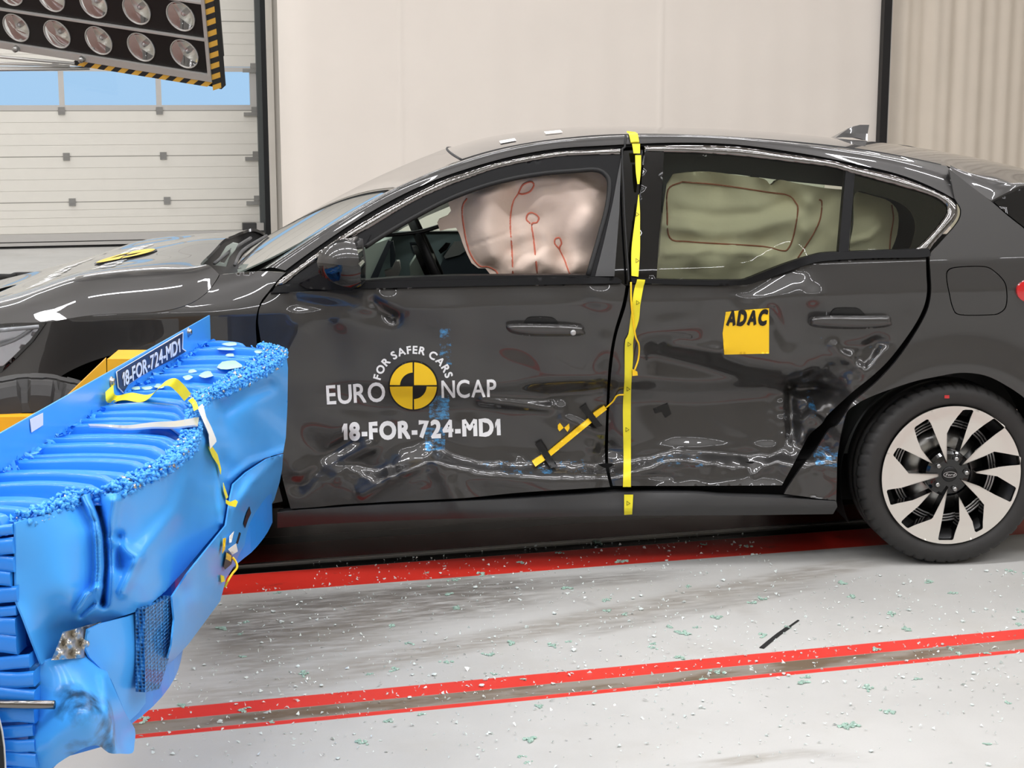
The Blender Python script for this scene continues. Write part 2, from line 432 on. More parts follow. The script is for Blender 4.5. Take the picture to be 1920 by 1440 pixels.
# folds: (pixel a, pixel b, depth, width)   bumps: (pixel, depth, radius)
FOLDS = [((1136, 700), (1136, 900), 0.02, 0.035), ((1500, 742), (1575, 740), 0.035, 0.02), ((1500, 742), (1500, 842), 0.03, 0.02), ((1500, 842), (1545, 770), -0.03, 0.025),
         ((1560, 655), (1655, 640), 0.012, 0.02), ((1545, 740), (1640, 640), 0.02, 0.025), ((560, 905), (655, 830), 0.022, 0.03), ((680, 925), (800, 852), -0.016, 0.02),
         ((740, 880), (820, 850), 0.02, 0.015), ((820, 860), (860, 950), -0.012, 0.03), ((700, 565), (735, 592), 0.02, 0.018), ((560, 568), (735, 592), 0.012, 0.03), ((510, 700), (560, 620), -0.008, 0.05),
         ((1140, 640), (1300, 600), -0.01, 0.05), ((1400, 545), (1480, 500), 0.022, 0.045), ((1440, 580), (1475, 640), 0.01, 0.025), 
         ((1560, 800), (1600, 760), -0.02, 0.02), ((1040, 745), (1135, 735), 0.014, 0.02), ((905, 754), (1030, 770), -0.019, 0.017), ((565, 888), (690, 842), -0.022, 0.03), ((1262, 650), (1345, 657), -0.013, 0.018), ((1560, 648), (1610, 690), -0.016, 0.018), ((1605, 700), (1640, 655), 0.014, 0.012), ((1520, 760), (1560, 790), -0.012, 0.012), ((1510, 800), (1535, 775), -0.014, 0.010), ((1185, 893), (1260, 897), 0.006, 0.008), ((1420, 893), (1460, 868), -0.012, 0.012), ((1060, 790), (1130, 820), -0.01, 0.016), ((640, 590), (730, 560), -0.006, 0.03)]
BUMPS = [((1233, 646), -0.007, 0.012), ((1057, 772), -0.010, 0.02), ((1440, 606), -0.004, 0.02), ((1520, 552), -0.008, 0.03), ((1498, 512), 0.005, 0.02), ((1275, 648), -0.004, 0.02), ((1335, 655), -0.008, 0.035), ((1120, 550), -0.010, 0.04), ((1100, 575), 0.008, 0.05),
         ((1560, 660), -0.012, 0.028), ((1610, 690), -0.01, 0.025), ((735, 785), -0.006, 0.03), ((960, 690), 0.010, 0.10), ((640, 680), 0.010, 0.12), ((1270, 700), 0.012, 0.10),
         ((1330, 800), 0.008, 0.12), ((880, 800), -0.006, 0.06), ((1440, 860), -0.012, 0.03), ((1300, 880), 0.01, 0.04), ((1420, 880), 0.012, 0.03), ((760, 870), -0.014, 0.03), ((715, 890), 0.012, 0.025),
         ((1150, 850), 0.014, 0.03), ((1115, 845), -0.01, 0.02), ((1545, 690), 0.01, 0.04), ((1700, 560), 0.003, 0.05)]
_flc = car_y(_fl, 0.04)
def _cz(p): a = car_y([p], 0.04)[0]; return np.array([a[0], a[2]])
_F = [(_cz(a), _cz(b), d, w) for a, b, d, w in FOLDS]; _B = [(_cz(c), d, r) for c, d, r in BUMPS]
_STEPS = [(np.array([_cz(p) for p in l]), a_, w_) for l, a_, w_ in (([(1175, 640), (1240, 655), (1320, 676), (1400, 700), (1480, 712), (1545, 700), (1600, 660)], 0.07, 0.017), ([(960, 728), (1040, 735), (1150, 728)], 0.02, 0.012), ([(540, 800), (600, 830), (660, 850), (720, 838)], 0.025, 0.02))]
def D_dent(X, Z):
    X = np.asarray(X, float); Z = np.asarray(Z, float)
    zz = Z - (np.interp(X, _flc[:, 0], _flc[:, 2]) - 0.342) * (1 - sstep(Z, 0.42, 0.58)) + 0.012 * np.sin(7 * X + 1) * sstep(Z, 0.45, 0.6)
    xp = sstep(X, -2.35, -1.85) * (1 - sstep(X, -0.50, -0.33))
    d = zprof(zz) * xp * (0.85 + 0.15 * np.sin(2.1 * X + 3))
    m = sstep(X, -2.4, -2.0) * (1 - sstep(X, -0.36, -0.2)) * (1 - sstep(Z, 0.8, 1.0)) * sstep(Z, 0.19, 0.27)
    w = sum(np.sin((X * math.cos(a) + Z * math.sin(a)) * 2 * math.pi / L + p) for a, p, L in _W) * 0.0013
    w2 = sum(np.sin((X * math.cos(a) + Z * math.sin(a)) * 2 * math.pi / L + p) for a, p, L in _W2) * 0.0008
    low = sstep(0.42 - Z, 0, 0.07) + 1.7 * sstep(X, -0.66, -0.54) * (1 - sstep(Z, 0.62, 0.75))
    d = d + m * (w + w2 * np.minimum(low, 1.7) * sstep(Z, 0.31, 0.36))
    d = d + 0.032 * sstep(Z, 0.235, 0.325) * (1 - sstep(Z, 0.345, 0.42)) * sstep(X, -1.12, -1.0) * (1 - sstep(X, -0.62, -0.5))
    P = np.stack([X.ravel(), Z.ravel()], 1)
    e = np.zeros(len(P))
    for a, b, dep, wd_ in _F: e += dep * np.exp(-(seg_dist(P, [a, b]) / wd_) ** 2)
    for c, dep, r in _B: e += dep * np.exp(-(((P - c) ** 2).sum(1)) / r ** 2)
    for pl, am, w_ in _STEPS:
        zl = np.interp(P[:, 0], pl[:, 0], pl[:, 1]); q = zl - P[:, 1]
        k = 1 / (1 + np.exp(-np.clip(q / w_, -40, 40))) * np.exp(-np.maximum(q - 2 * w_, 0) / 0.16)
        e += am * k * sstep(P[:, 0], pl[0, 0], pl[0, 0] + 0.12) * (1 - sstep(P[:, 0], pl[-1, 0] - 0.12, pl[-1, 0]))
    return d + e.reshape(X.shape)
def U(px, off=0.0, dent=True):
    """pixel rays onto the car's near flank (off = distance outside it)"""
    px = np.asarray(px, float).reshape(-1, 2); Y = np.full(len(px), 0.03)
    for _ in range(14):
        p = car_y(px, Y); t = S_side(p[:, 0], p[:, 2]) - off
        if dent: t = t + D_dent(p[:, 0], p[:, 2])
        Y = Y + 0.8 * (t - Y)
    return car_y(px, Y)
car = empty('car', tuple(W0), CAR_A, 'dark grey metallic hatchback with crushed side doors and deployed airbags', 'car')
def panel(name, loops, material, parent=car, off=0.0, sp=5.0, thick=0.012, dent=True, edge=None, back=False, **k):
    V2, T = fill2d(loops, sp, edge); V3 = U(V2, off, dent)
    V, F = thicken(V3, T[:, ::-1], (0, thick, 0), not back)
    return put(name, V, F, material, parent, **k)
def flat(name, loops, Y, material, parent=car, sp=30, thick=0.01, back=True, relief=None, **k):
    """a sheet at car depth Y (relief = extra height field toward the viewer, in metres)"""
    V2, T = fill2d(loops, sp); h = relief(V2) if relief is not None else 0.0
    V3 = car_y(V2, np.full(len(V2), Y) - h); V, F = thicken(V3, T[:, ::-1], (0, thick, 0), not back)
    return put(name, V, F, material, parent, **k)
def strip_tube(name, pts_px, r, material, parent=car, off=0.0, n=8, Y=None, dent=True, smooth=6, **k):
    p = np.array(cr(pts_px, smooth)); P = U(p, off, dent) if Y is None else car_y(p, Y)
    return MB().tube(P, r, n).build(name, material, parent, **k)

# ------------------------------------------------------------------ traced outlines (pixels of the 1920x1440 frame)
K0 = [(x_, y_ - 3) for x_, y_ in [(535, 510), (563, 488), (600, 463), (647, 430), (694, 400.6), (741, 374), (787, 352), (834, 332), (881, 318), (940, 300), (1040, 281), (1111, 277), (1165, 274), (1207, 271.5), (1294, 270), (1387, 274), (1481, 287), (1560, 300), (1605, 311), (1684, 328), (1762, 359), (1793, 378)]]
K2 = [(483, 508), (521, 485), (560, 461), (600, 432), (662, 393), (709, 366), (744, 347), (787, 329), (834, 311), (864, 299), (900, 285), (940, 276), (1040, 261), (1140, 252), (1240, 252), (1275, 253), (1369, 257), (1462, 264), (1560, 273), (1622, 281), (1697, 293), (1776, 312)]
CH_F_OUT = [(516, 536), (526.6, 523), (563, 498), (600, 470), (647, 438), (694, 409), (741, 383), (787, 359.5), (834, 337), (881, 321.5), (940, 304), (1040, 286), (1111, 281), (1166, 279)]
CH_F_IN = [(531, 536), (560, 512), (600, 485), (659, 446), (694, 426), (741, 397.5), (787, 372), (834, 351), (881, 333), (940, 313), (1040, 294), (1111, 290), (1166, 289)]
CH_R_OUT = [(1208, 274), (1294, 272.5), (1387, 276), (1481, 290), (1560, 302), (1605, 314), (1684, 331.5), (1762, 362), (1785, 375), (1795, 392), (1790, 413), (1754, 453), (1740, 473)]
CH_R_IN = [(1209, 284), (1294, 286), (1387, 292), (1481, 303), (1560, 313), (1601, 325), (1697, 351), (1746, 366), (1770, 380), (1777, 392), (1772, 406), (1745, 440), (1714, 470)]
FD_TOP = [(506, 549), (600, 546), (680, 541), (900, 536), (1165, 531)]
FD_RIGHT = [(1174, 532), (1167, 570), (1151, 625), (1142, 680), (1138, 740), (1136, 790), (1134, 840), (1136, 878), (1144, 913)]
FD_BOT = [(1144, 913), (1060, 918), (970, 924), (880, 933), (810, 937), (740, 940), (693, 943), (641, 946), (590, 951), (545, 954)]
FD_LEFT = [(545, 954), (530, 898), (510, 800), (499, 700), (491, 650), (486, 620), (484, 600), (488, 575), (506, 549)]
RD_LEFT = [(1181, 533), (1173, 575), (1156, 630), (1147, 690), (1142, 760), (1140, 850), (1142, 878), (1149, 911)]
RD_BOT = [(1149, 911), (1300, 911), (1466, 910)]
RD_RIGHT = [(1466, 910), (1490, 866), (1503, 841), (1518, 815), (1541, 794), (1552, 778), (1583, 749), (1602, 732), (1638, 703), (1671, 670), (1711, 616), (1731, 578), (1738, 547), (1737, 515), (1736, 482)]
RD_TOP = [(1736, 482), (1640, 484), (1560, 488), (1520, 494), (1480, 508), (1430, 525), (1400, 534), (1340, 535), (1250, 533), (1181, 533)]
ARCH_R = [(1568, 939), (1569, 900), (1570, 860), (1574, 830), (1580, 800), (1589, 772), (1607, 757), (1630, 745), (1673, 728.5), (1715, 715), (1752, 707), (1801, 699), (1847, 704), (1887, 723), (1925, 750), (1950, 785), (1972, 830), (1985, 880), (1992, 935)]

# dark inner body behind the shut lines
inner_loop = [(-330, 640), (0, 618), (200, 590), (330, 560), (411, 525), (470, 512), (535, 515), (520, 540), (680, 536), (1180, 527), (1400, 530), (1430, 521), (1530, 486), (1745, 478), (1750, 545), (1735, 600), (1660, 700), (1590, 765), (1575, 830), (1566, 950), (540, 962), (485, 900), (478, 650), (330, 650), (150, 640), (-330, 700)]
panel('inner_body', [inner_loop], M['dark'], off=-0.085, sp=10, thick=0.02)

# ------------------------------------------------------------------ front door
fd = panel('front_door', [cr(FD_TOP) + cr(FD_RIGHT)[1:] + cr(FD_BOT)[1:] + cr(FD_LEFT)[1:-1]], M['paint_s'], sp=4.2)
OPEN = [(676, 500), (672, 478), (684, 463), (720, 440), (780, 405), (840, 374), (900, 351), (960, 335), (1020, 325), (1080, 320), (1115, 318), (1132, 324), (1142, 338), (1144, 356), (1138, 390), (1125, 440), (1112, 490), (1103, 516), (1000, 516), (850, 517), (740, 521), (678, 526)]
panel('window_frame', [cr(CH_F_IN, 5) + [(1165, 310), (1158, 420), (1150, 523), (900, 527), (680, 532), (535, 536)], OPEN], M['black'], fd, off=0.004, sp=9, thick=0.05)
# the rubber lip around the open window
strip_tube('window_seal', [(684, 463), (720, 440), (780, 405), (840, 374), (900, 351), (960, 335), (1020, 325), (1080, 320), (1115, 318), (1134, 326), (1143, 345), (1138, 390), (1125, 440), (1103, 516)], 0.009, M['rubber'], fd, off=0.0)
panel('belt_seal', [[(510, 547), (516, 538), (535, 533), (680, 529), (900, 524), (1000, 520), (1120, 519), (1158, 522), (1166, 526), (1165, 531), (900, 536), (680, 541), (600, 546), (506, 549)]], M['black'], fd, off=0.014, sp=6, thick=0.03)
panel('pillar_cover', [[(1149, 380), (1158, 330), (1165, 296), (1161, 400), (1152, 518), (1116, 518), (1132, 455)]], M['trim'], fd, off=0.010, sp=9, thick=0.008)
def bright_trim(parent, out_, in_):
    lp_ = cr(out_, 5) + cr(in_[::-1], 5); V2, T = fill2d([lp_], 4, 5); b_ = np.array(lp_ + lp_[:1]); d_ = seg_dist(V2, b_)
    V3 = U(V2, 0.006 + 0.008 * np.sqrt(np.minimum(d_ / 5.5, 1))); V, F = thicken(V3, T[:, ::-1], (0, 0.02, 0)); return put('window_surround_trim', V, F, M['chrome'], parent)
def handle(parent, grip, cup, lock=None):
    V2, T = fill2d([crc(grip, 5)], 3.0); c = np.array(grip)
    seg = seg_dist(V2, np.vstack([resample(crc(grip, 5), 2), resample(crc(grip, 5), 2)[:1]]))
    h = 0.020 + 0.016 * (1 - (1 - np.minimum(seg / 8, 1)) ** 2)
    V3 = U(V2, h); V, F = thicken(V3, T[:, ::-1], (0, 0.03, 0), False)
    hd = put('door_handle', V, F, M['paint'], parent)
    panel('handle_recess', [crc(cup, 4)], M['blackv'], hd, off=0.006, sp=5, thick=0.004)
    if lock:
        p = U([lock], 0.038)[0]; MB().lathe([(0.0, -0.006), (0.007, -0.006), (0.0095, -0.003), (0.0095, 0.004)], p, (0, 1, 0), 20).build('door_lock', M['silver'], hd)
    return hd
bright_trim(fd, CH_F_OUT, CH_F_IN)
handle(fd, [(949, 613), (956, 608), (985, 607), (1046, 608), (1090, 611), (1095, 618), (1093, 629), (1040, 631), (990, 630), (958, 624)], [(983, 609), (987, 599), (998, 595), (1035, 596), (1048, 607), (1046, 612), (984, 612)], (1074.7, 623.7))

# lettering and emblem on the front door
def decal(name, loops, material, parent, off=0.0022, sp=5, **k):
    V2, T = fill2d(loops, sp, 4); V3 = U(V2, off); V, F = thicken(V3, T[:, ::-1], (0, 0.0012, 0))
    return put(name, V, F, material, parent, **k)
decal('logo_name_left', text_box('EURO', (613, 758), (723, 752), 34.5, 0.018), M['white'], fd); decal('logo_name_right', text_box('NCAP', (828, 746), (931, 744), 32, 0.018), M['white'], fd)
decal('test_number_lettering', text_box('18-FOR-724-MD1', (642, 825), (939, 816), 30.5, 0.05), M['white'], fd); decal('arched_lettering', text_arc('FOR SAFER CARS', (775, 726), 63, 168, 15, 14, 0.035), M['white'], fd)
EC = np.array((775.0, 723.5))
def ell(rx, ry, a0=0, a1=360, n=48): return [(EC[0] + rx * math.cos(math.radians(a)), EC[1] - ry * math.sin(math.radians(a))) for a in np.linspace(a0, a1, n, endpoint=a1 - a0 < 359.9)]
emb = decal('sticker_emblem', [ell(47, 47)], M['blackv'], fd, off=0.0024)
def quad(a0, a1, full):
    g = 1.3; o = ell(44, 44, a0 + 2, a1 - 2, 24); c = EC + np.array([math.cos(math.radians((a0 + a1) / 2)), -math.sin(math.radians((a0 + a1) / 2))]) * g * 1.41
    return o + [tuple(c)] if full else o + ell(25, 25, a1 - 3, a0 + 3, 18)
decal('emblem_quadrants', [quad(0, 90, True), quad(180, 270, True), quad(90, 180, False), quad(270, 360, False)], M['yellow'], emb, off=0.0040)
bt = decal('target_marker', [[(1046, 797), (1050, 793), (1057, 802), (1049, 809), (1046, 804)], [(1067, 794), (1068, 803), (1064, 810), (1058, 802)]], M['yellow'], fd)

# mirror: painted shell above, black shell below
def mirror():
    up = [(594, 492), (598, 478), (608, 467), (624, 458), (648, 453), (664, 453), (672, 496), (640, 497), (615, 494)]
    lo = [(594, 491), (615, 493), (640, 496), (673, 496), (676, 520), (675, 537), (650, 538), (625, 530), (600, 514), (597, 505)]
    c = np.array((640.0, 497)); r0 = None
    def bulge(V, base, amp):
        k = ((V[:, 0] - 646) / 58) ** 2 + ((V[:, 1] - 497) / 52) ** 2
        return base + amp * np.sqrt(np.maximum(1 - k, 0)) - 0.02 * np.maximum(k - 1, 0)
    V2, T = fill2d([cr(up, 4)], 4); V3 = car_y(V2, -bulge(V2, 0.10, 0.09)); V, F = thicken(V3, T[:, ::-1], (0.01, 0.14, 0), False)
    m = put('wing_mirror', V, F, M['paint_s'], fd)
    V2, T = fill2d([cr(lo, 4)], 4); V3 = car_y(V2, -bulge(V2, 0.10, 0.085)); V, F = thicken(V3, T[:, ::-1], (0.01, 0.14, 0), False)
    put('mirror_lower_shell', V, F, M['gloss'], m)
    V2, T = fill2d([[(663, 453), (671, 455), (677, 500), (676, 537), (672, 537), (672, 497)]], 5); V3 = car_y(V2, np.full(len(V2), -0.10)); V, F = thicken(V3, T[:, ::-1], (0.012, 0.14, 0), False)
    put('mirror_rim', V, F, M['trim'], m)
    V2, T = fill2d([[(560, 532), (585, 520), (600, 513), (640, 528), (668, 538), (660, 545), (620, 544), (575, 541)]], 5); V3 = car_y(V2, -0.06 * np.clip((V2[:, 0] - 560) / 60, 0, 1) - 0.0); V, F = thicken(V3, T[:, ::-1], (0, 0.05, 0), False)
    put('mirror_foot', V, F, M['black'], m)
    V2, T = fill2d([[(556, 535), (598, 500), (672, 455), (695, 440), (680, 470), (678, 526), (640, 532)]], 8); V3 = U(V2, 0.008); V, F = thicken(V3, T[:, ::-1], (0, 0.03, 0), False)
    put('mirror_triangle', V, F, M['black'], m)
mirror()

# ------------------------------------------------------------------ rear door
rd = panel('rear_door', [cr(RD_LEFT) + RD_BOT[1:-1] + cr(RD_RIGHT)[:-1] + cr(RD_TOP)[:-1]], M['paint_s'], sp=4.2)
bright_trim(rd, CH_R_OUT, CH_R_IN)
panel('window_frame', [[(1210, 284), (1245, 285), (1239, 400), (1231, 523), (1190, 521), (1197, 420), (1204, 330)]], M['gloss'], rd, off=0.010, sp=9, thick=0.03)
panel('centre_pillar', [[(1150, 270), (1225, 268), (1222, 535), (1135, 535)]], M['gloss'], off=-0.03, sp=10, thick=0.02)
rg = [(1245, 285)] + [(x, y) for x, y in cr(CH_R_IN, 5) if 1246 < x < 1590] + [(1587, 322), (1573, 476), (1530, 482), (1480, 495), (1405, 524), (1385, 528), (1231, 522), (1238, 410)]
panel('rear_door_glass', [rg], M['tint'], rd, off=-0.002, sp=12, thick=0.004)
panel('window_divider', [[(1586, 320), (1603, 325), (1591, 474), (1572, 477)]], M['black'], rd, off=0.006, sp=9, thick=0.03)
qg = [(1603, 325)] + [(x, y) for x, y in cr(CH_R_IN, 5) if x > 1604] + [(1714, 470), (1592, 474)]
qg_in = crc([(1604, 362), (1640, 366), (1680, 377), (1706, 395), (1716, 420), (1713, 445), (1700, 470), (1650, 472), (1596, 474), (1600, 420)], 5)
panel('quarter_glass', [qg], M['tint'], rd, off=-0.002, sp=12, thick=0.004)
panel('glass_border', [qg, qg_in], M['gloss'], rd, off=-0.004, sp=9, thick=0.003)
panel('belt_seal', [cr([(1185, 520), (1230, 523), (1300, 525), (1385, 525), (1405, 521), (1430, 511), (1480, 492), (1530, 477), (1560, 473), (1640, 470), (1742, 466)], 4) + cr([(1744, 473), (1736, 482), (1640, 484), (1560, 488), (1520, 494), (1480, 508), (1430, 525), (1400, 534), (1340, 535), (1250, 533), (1184, 531)], 4)], M['black'], rd, off=0.014, sp=6, thick=0.03)
handle(rd, [(1519, 605), (1524, 595), (1557, 592), (1622, 592), (1664, 592), (1671, 601), (1667, 612), (1617, 617), (1552, 616), (1522, 612)], [(1555, 595), (1562, 582), (1573, 578), (1606, 578), (1617, 584), (1622, 594), (1600, 597), (1570, 597)])
ad = decal('yellow_sticker', [[(1361, 585), (1400, 581), (1442, 578), (1442, 663), (1400, 664), (1358, 665), (1355, 625)]], M['yellow'], rd)
L = text_box('ADAC', (1361, 610), (1437, 608), 26, 0.07, up=(0.16, -1)); decal('sticker_lettering', L, M['blackv'], ad, off=0.0040)
decal('black_tape_scrap', [[(1225, 766), (1252, 755.6), (1259, 776), (1248, 783), (1241, 772), (1229, 775)]], M['blackv'], rd)

# ------------------------------------------------------------------ quarter panel, fender, rocker
FUEL = crc([(1774, 522), (1777, 506), (1796, 500), (1845, 499), (1865, 508), (1884, 528), (1889, 550), (1887, 575), (1876, 587), (1859, 591), (1800, 591), (1786, 578), (1779, 550)], 4)
fc = np.mean(FUEL, 0)
Q_L = [(1470, 925), (1500, 880), (1528, 846), (1553, 808), (1572, 795), (1597, 757), (1622, 735), (1648, 712), (1684, 672), (1718, 622), (1739, 582), (1746, 548), (1745, 515), (1744, 478), (1760, 458), (1795, 418), (1802, 395), (1794, 379), (1790, 372)]
Q_H = [(1779, 315), (1800, 333), (1826, 353), (1860, 379), (1890, 405), (1924, 432), (1960, 465), (2010, 500)]
qloop = [(1470, 926)] + cr(Q_L, 5)[1:] + cr([(1764, 356), (1740, 347), (1700, 332.5)], 3)[:0] + cr(Q_H, 4) + [(2060, 530), (2150, 580), (2230, 640), (2235, 800), (2220, 900), (2150, 935)] + cr(ARCH_R, 4)[::-1]
qp = panel('quarter_panel', [qloop, [tuple(fc + (np.array(p) - fc) * 1.0) for p in FUEL]], M['paint_s'], sp=6)
panel('fuel_flap', [[tuple(fc + (np.array(p) - fc) * 0.965) for p in FUEL]], M['paint'], qp, off=-0.001, sp=6)
panel('quarter_inner', [[tuple(fc + (np.array(p) - fc) * 1.1) for p in FUEL]], M['dark'], qp, off=-0.018, sp=20)
panel('tail_lamp', [crc([(1907, 546), (1922, 526), (1985, 505), (2060, 520), (2140, 570), (2060, 590), (1985, 578), (1922, 566)], 4)], M['red'], off=0.012, sp=8, thick=0.03)
F_TOP = [(-330, 660), (-150, 628), (0, 609), (87, 605), (175, 592), (292, 586), (350, 573), (386, 551), (405, 528), (413, 515)]
F_REAR = [(413, 515), (483, 509), (536, 511), (522, 524), (505, 545), (488, 568), (480, 600), (481, 640), (486, 700), (500, 820), (530, 940)]
F_ARCH = [(530, 940), (470, 945), (462, 850), (430, 770), (380, 710), (300, 672), (230, 664), (192, 671), (140, 691), (99, 718), (70, 760), (40, 830), (-30, 830), (-330, 830)]
HEAD = [(-230, 622), (-90, 612), (0, 607), (86, 606), (62, 640), (30, 672), (0, 700), (-60, 720), (-230, 700)]
fe = panel('front_wing', [cr(F_TOP, 5) + cr(F_REAR[:3], 5)[1:-1] + cr(F_REAR[2:], 5) + cr(F_ARCH, 4)[1:], [(x, y) for x, y in HEAD]], M['paint'], sp=6, dent=False)
hl = panel('headlamp', [[(-228, 624), (-90, 615), (0, 610), (80, 609), (58, 640), (27, 670), (-2, 697), (-60, 717), (-228, 698)]], glass_mat('headlamp_lens', (0.85, 0.87, 0.9, 1)), off=0.006, sp=8, thick=0.004, dent=False)
panel('headlamp_border', [[(0, 700), (30, 672), (62, 640), (86, 606), (80, 606), (56, 638), (25, 668), (-4, 695)]], M['gloss'], hl, off=0.009, sp=6, dent=False)
panel('headlamp_reflector', [[(-228, 624), (-90, 615), (0, 610), (80, 609), (58, 640), (27, 670), (-2, 697), (-60, 717), (-228, 698)]], mat('headlamp_silver', lin(232, 232, 235), rough=0.22, metal=0.55, bump=0.3, bscale=18), hl, off=-0.045, sp=9, thick=0.01, dent=False)
strip_tube('daytime_light_bar', [(-150, 628), (-40, 622), (30, 616), (74, 612)], 0.008, M['white'], hl, off=-0.005, dent=False)
strip_tube('daytime_light_bar', [(-80, 668), (-10, 650), (30, 636), (60, 616)], 0.006, M['white'], hl, off=-0.01, dent=False)
rk = panel('sill_cover', [cr([(520, 962), (557, 957), (620, 953), (695, 948), (832, 942), (970, 936), (1135, 926), (1171, 924), (1300, 925), (1358, 930), (1465, 934), (1568, 940)], 4) + [(1570, 950), (1562, 964), (1400, 966), (1170, 967), (970, 970), (830, 973), (700, 978), (600, 983), (520, 990)]], M['trim'], off=0.004, sp=7, thick=0.05)
# ------------------------------------------------------------------ lofted upper body
from mathutils.bvhtree import BVHTree
def by_len(P, n):
    P = np.asarray(P, float); s = np.concatenate([[0], np.cumsum(np.linalg.norm(np.diff(P, axis=0), axis=1))])
    t = np.linspace(0, s[-1], n); return np.stack([np.interp(t, s, P[:, k]) for k in range(P.shape[1])], 1)
def mirror_y(P): Q = np.array(P, float); Q[..., 1] = WID - Q[..., 1]; return Q
def rows_cr(rows, n):
    """smooth interpolation across a list of matching polylines"""
    R = np.stack(rows, 0); out = np.array([cr(R[:, j], n) for j in range(R.shape[1])]); return out
def gridput(name, G, material, parent=car, shift=None, flip=False, **k):
    G = np.asarray(G); a, b = G.shape[:2]; V = G.reshape(-1, 3)
    F = [(i * b + j, i * b + j + 1, (i + 1) * b + j + 1, (i + 1) * b + j) for i in range(a - 1) for j in range(b - 1)]
    if flip: F = [f[::-1] for f in F]
    if shift is not None:
        T = [t for q in F for t in ((q[0], q[1], q[2]), (q[0], q[2], q[3]))]; V, F2 = thicken(V, np.array(T), shift, False); n = len(T); F = F + F2[n:]
    return put(name, V, F, material, parent, **k)
def a_depth(P): return 0.045 + 0.03 * sstep(P[:, 0], 600, 900)
k0 = np.array(cr(K0, 6)); k2 = np.array(cr(K2, 6))
def smooth_line(P, w=7, it=3):
    P = np.array(P); k = np.ones(2 * w + 1) / (2 * w + 1)
    for _ in range(it):
        Q = np.vstack([2 * P[0] - P[w:0:-1], P, 2 * P[-1] - P[-2:-w - 2:-1]]); P = np.stack([np.convolve(Q[:, j], k, 'valid') for j in range(P.shape[1])], 1)
    return P
P0 = smooth_line(by_len(U(k0, -0.004, False), 120), 3, 2); P2 = smooth_line(by_len(U(k2, -a_depth(k2), False), 120), 5, 3)
Pm = (P0 + P2) / 2 + np.array([0, -0.012, 0.012])
rail = rows_cr([P0, Pm, P2], 5)
sf = gridput('side_frame', rail, M['paint'], shift=(0, 0.02, -0.005))
gridput('side_frame', mirror_y(rail), M['paint'], shift=(0, -0.02, -0.005))
# dark gap between the frame and the bright trim
panel('door_shut_gap', [cr(K0, 4) + cr((CH_F_OUT[:-1] + CH_R_OUT[:10])[::-1], 4)], M['dark'], off=-0.012, sp=8, thick=0.02, dent=False)
CCPX = [(845, 279), (900, 262), (960, 251), (1040, 242), (1110, 238), (1180, 237), (1260, 239), (1360, 242), (1460, 248.5), (1561, 258), (1640, 266), (1721, 279), (1817, 297), (1920, 321), (2000, 343)]
CC = car_y(np.array(cr(CCPX, 6)), 1.0); CC = CC[np.argsort(CC[:, 0])]
def zc(x): return np.interp(x, CC[:, 0], CC[:, 2])
i0 = int(np.argmin(np.abs(P2[:, 0] - U([(864, 299)], -0.075, False)[0, 0])))
N = P2[i0:]
s = np.linspace(0, 1, len(N)); dx = -0.035 * (1 - s) ** 2 + 0.05 * s ** 2
tt = np.linspace(0, 1, 41); u = 1 - np.abs(2 * tt - 1) ** 2.2
roof = np.zeros((len(N), 41, 3))
for i, p in enumerate(N):
    y2 = p[1]; roof[i, :, 0] = p[0] + dx[i] * u; roof[i, :, 1] = y2 + tt * (WID - 2 * y2)
    roof[i, :, 2] = p[2] + (zc(p[0] + dx[i]) - p[2]) * u
rf = gridput('roof', roof, M['paint'], shift=(0, 0, -0.012))
# rubber line along each roof ditch and the windscreen head
MB().tube(N[::2] + np.array([0, 0.004, 0.0]), 0.0035, 6).build('roof_ditch_seal', M['rubber'], rf)
MB().tube(roof[0, ::2] + np.array([-0.002, 0, -0.001]), 0.0045, 6).build('windscreen_seal', M['rubber'], rf)
MB().grid(roof[:, ::4] + np.array([0, 0, -0.05])).build('headliner', M['cabin_grey'], rf)
# windscreen
k2w = np.array([(446, 511)] + [(x, y) for x, y in cr(K2, 6) if x < 862])
NW = by_len(U(k2w, -a_depth(k2w), False), 40); NW = smooth_line(NW, 6, 4); NW[-1] = N[0]
CW = by_len(np.vstack([car_y(np.array(cr([(462, 467), (528, 427), (583, 401), (662, 351), (741, 318), (787, 299), (835, 282)], 5)), 0.915), roof[0, 20]]), 40); CW = smooth_line(CW, 6, 4); CW[-1] = roof[0, 20]
ws = np.zeros((40, 25, 3))
for i in range(40):
    a, c, f = NW[i], CW[i], mirror_y(NW[i])
    for j, t in enumerate(np.linspace(-1, 1, 25)): ws[i, j] = c * (1 - t * t) + a * (t * t - t) / 2 + f * (t * t + t) / 2
wsg = gridput('windscreen', ws, M['glass'])
MB().grid(ws[:, :3] + np.array([0.004, 0.004, -0.004])).build('windscreen_border', M['blackv'], wsg)
MB().grid(ws[:, -3:] + np.array([0.004, -0.004, -0.004])).build('windscreen_border', M['blackv'], wsg)
MB().grid(ws[34:] + np.array([0.004, 0, -0.006])).build('windscreen_border', M['blackv'], wsg)
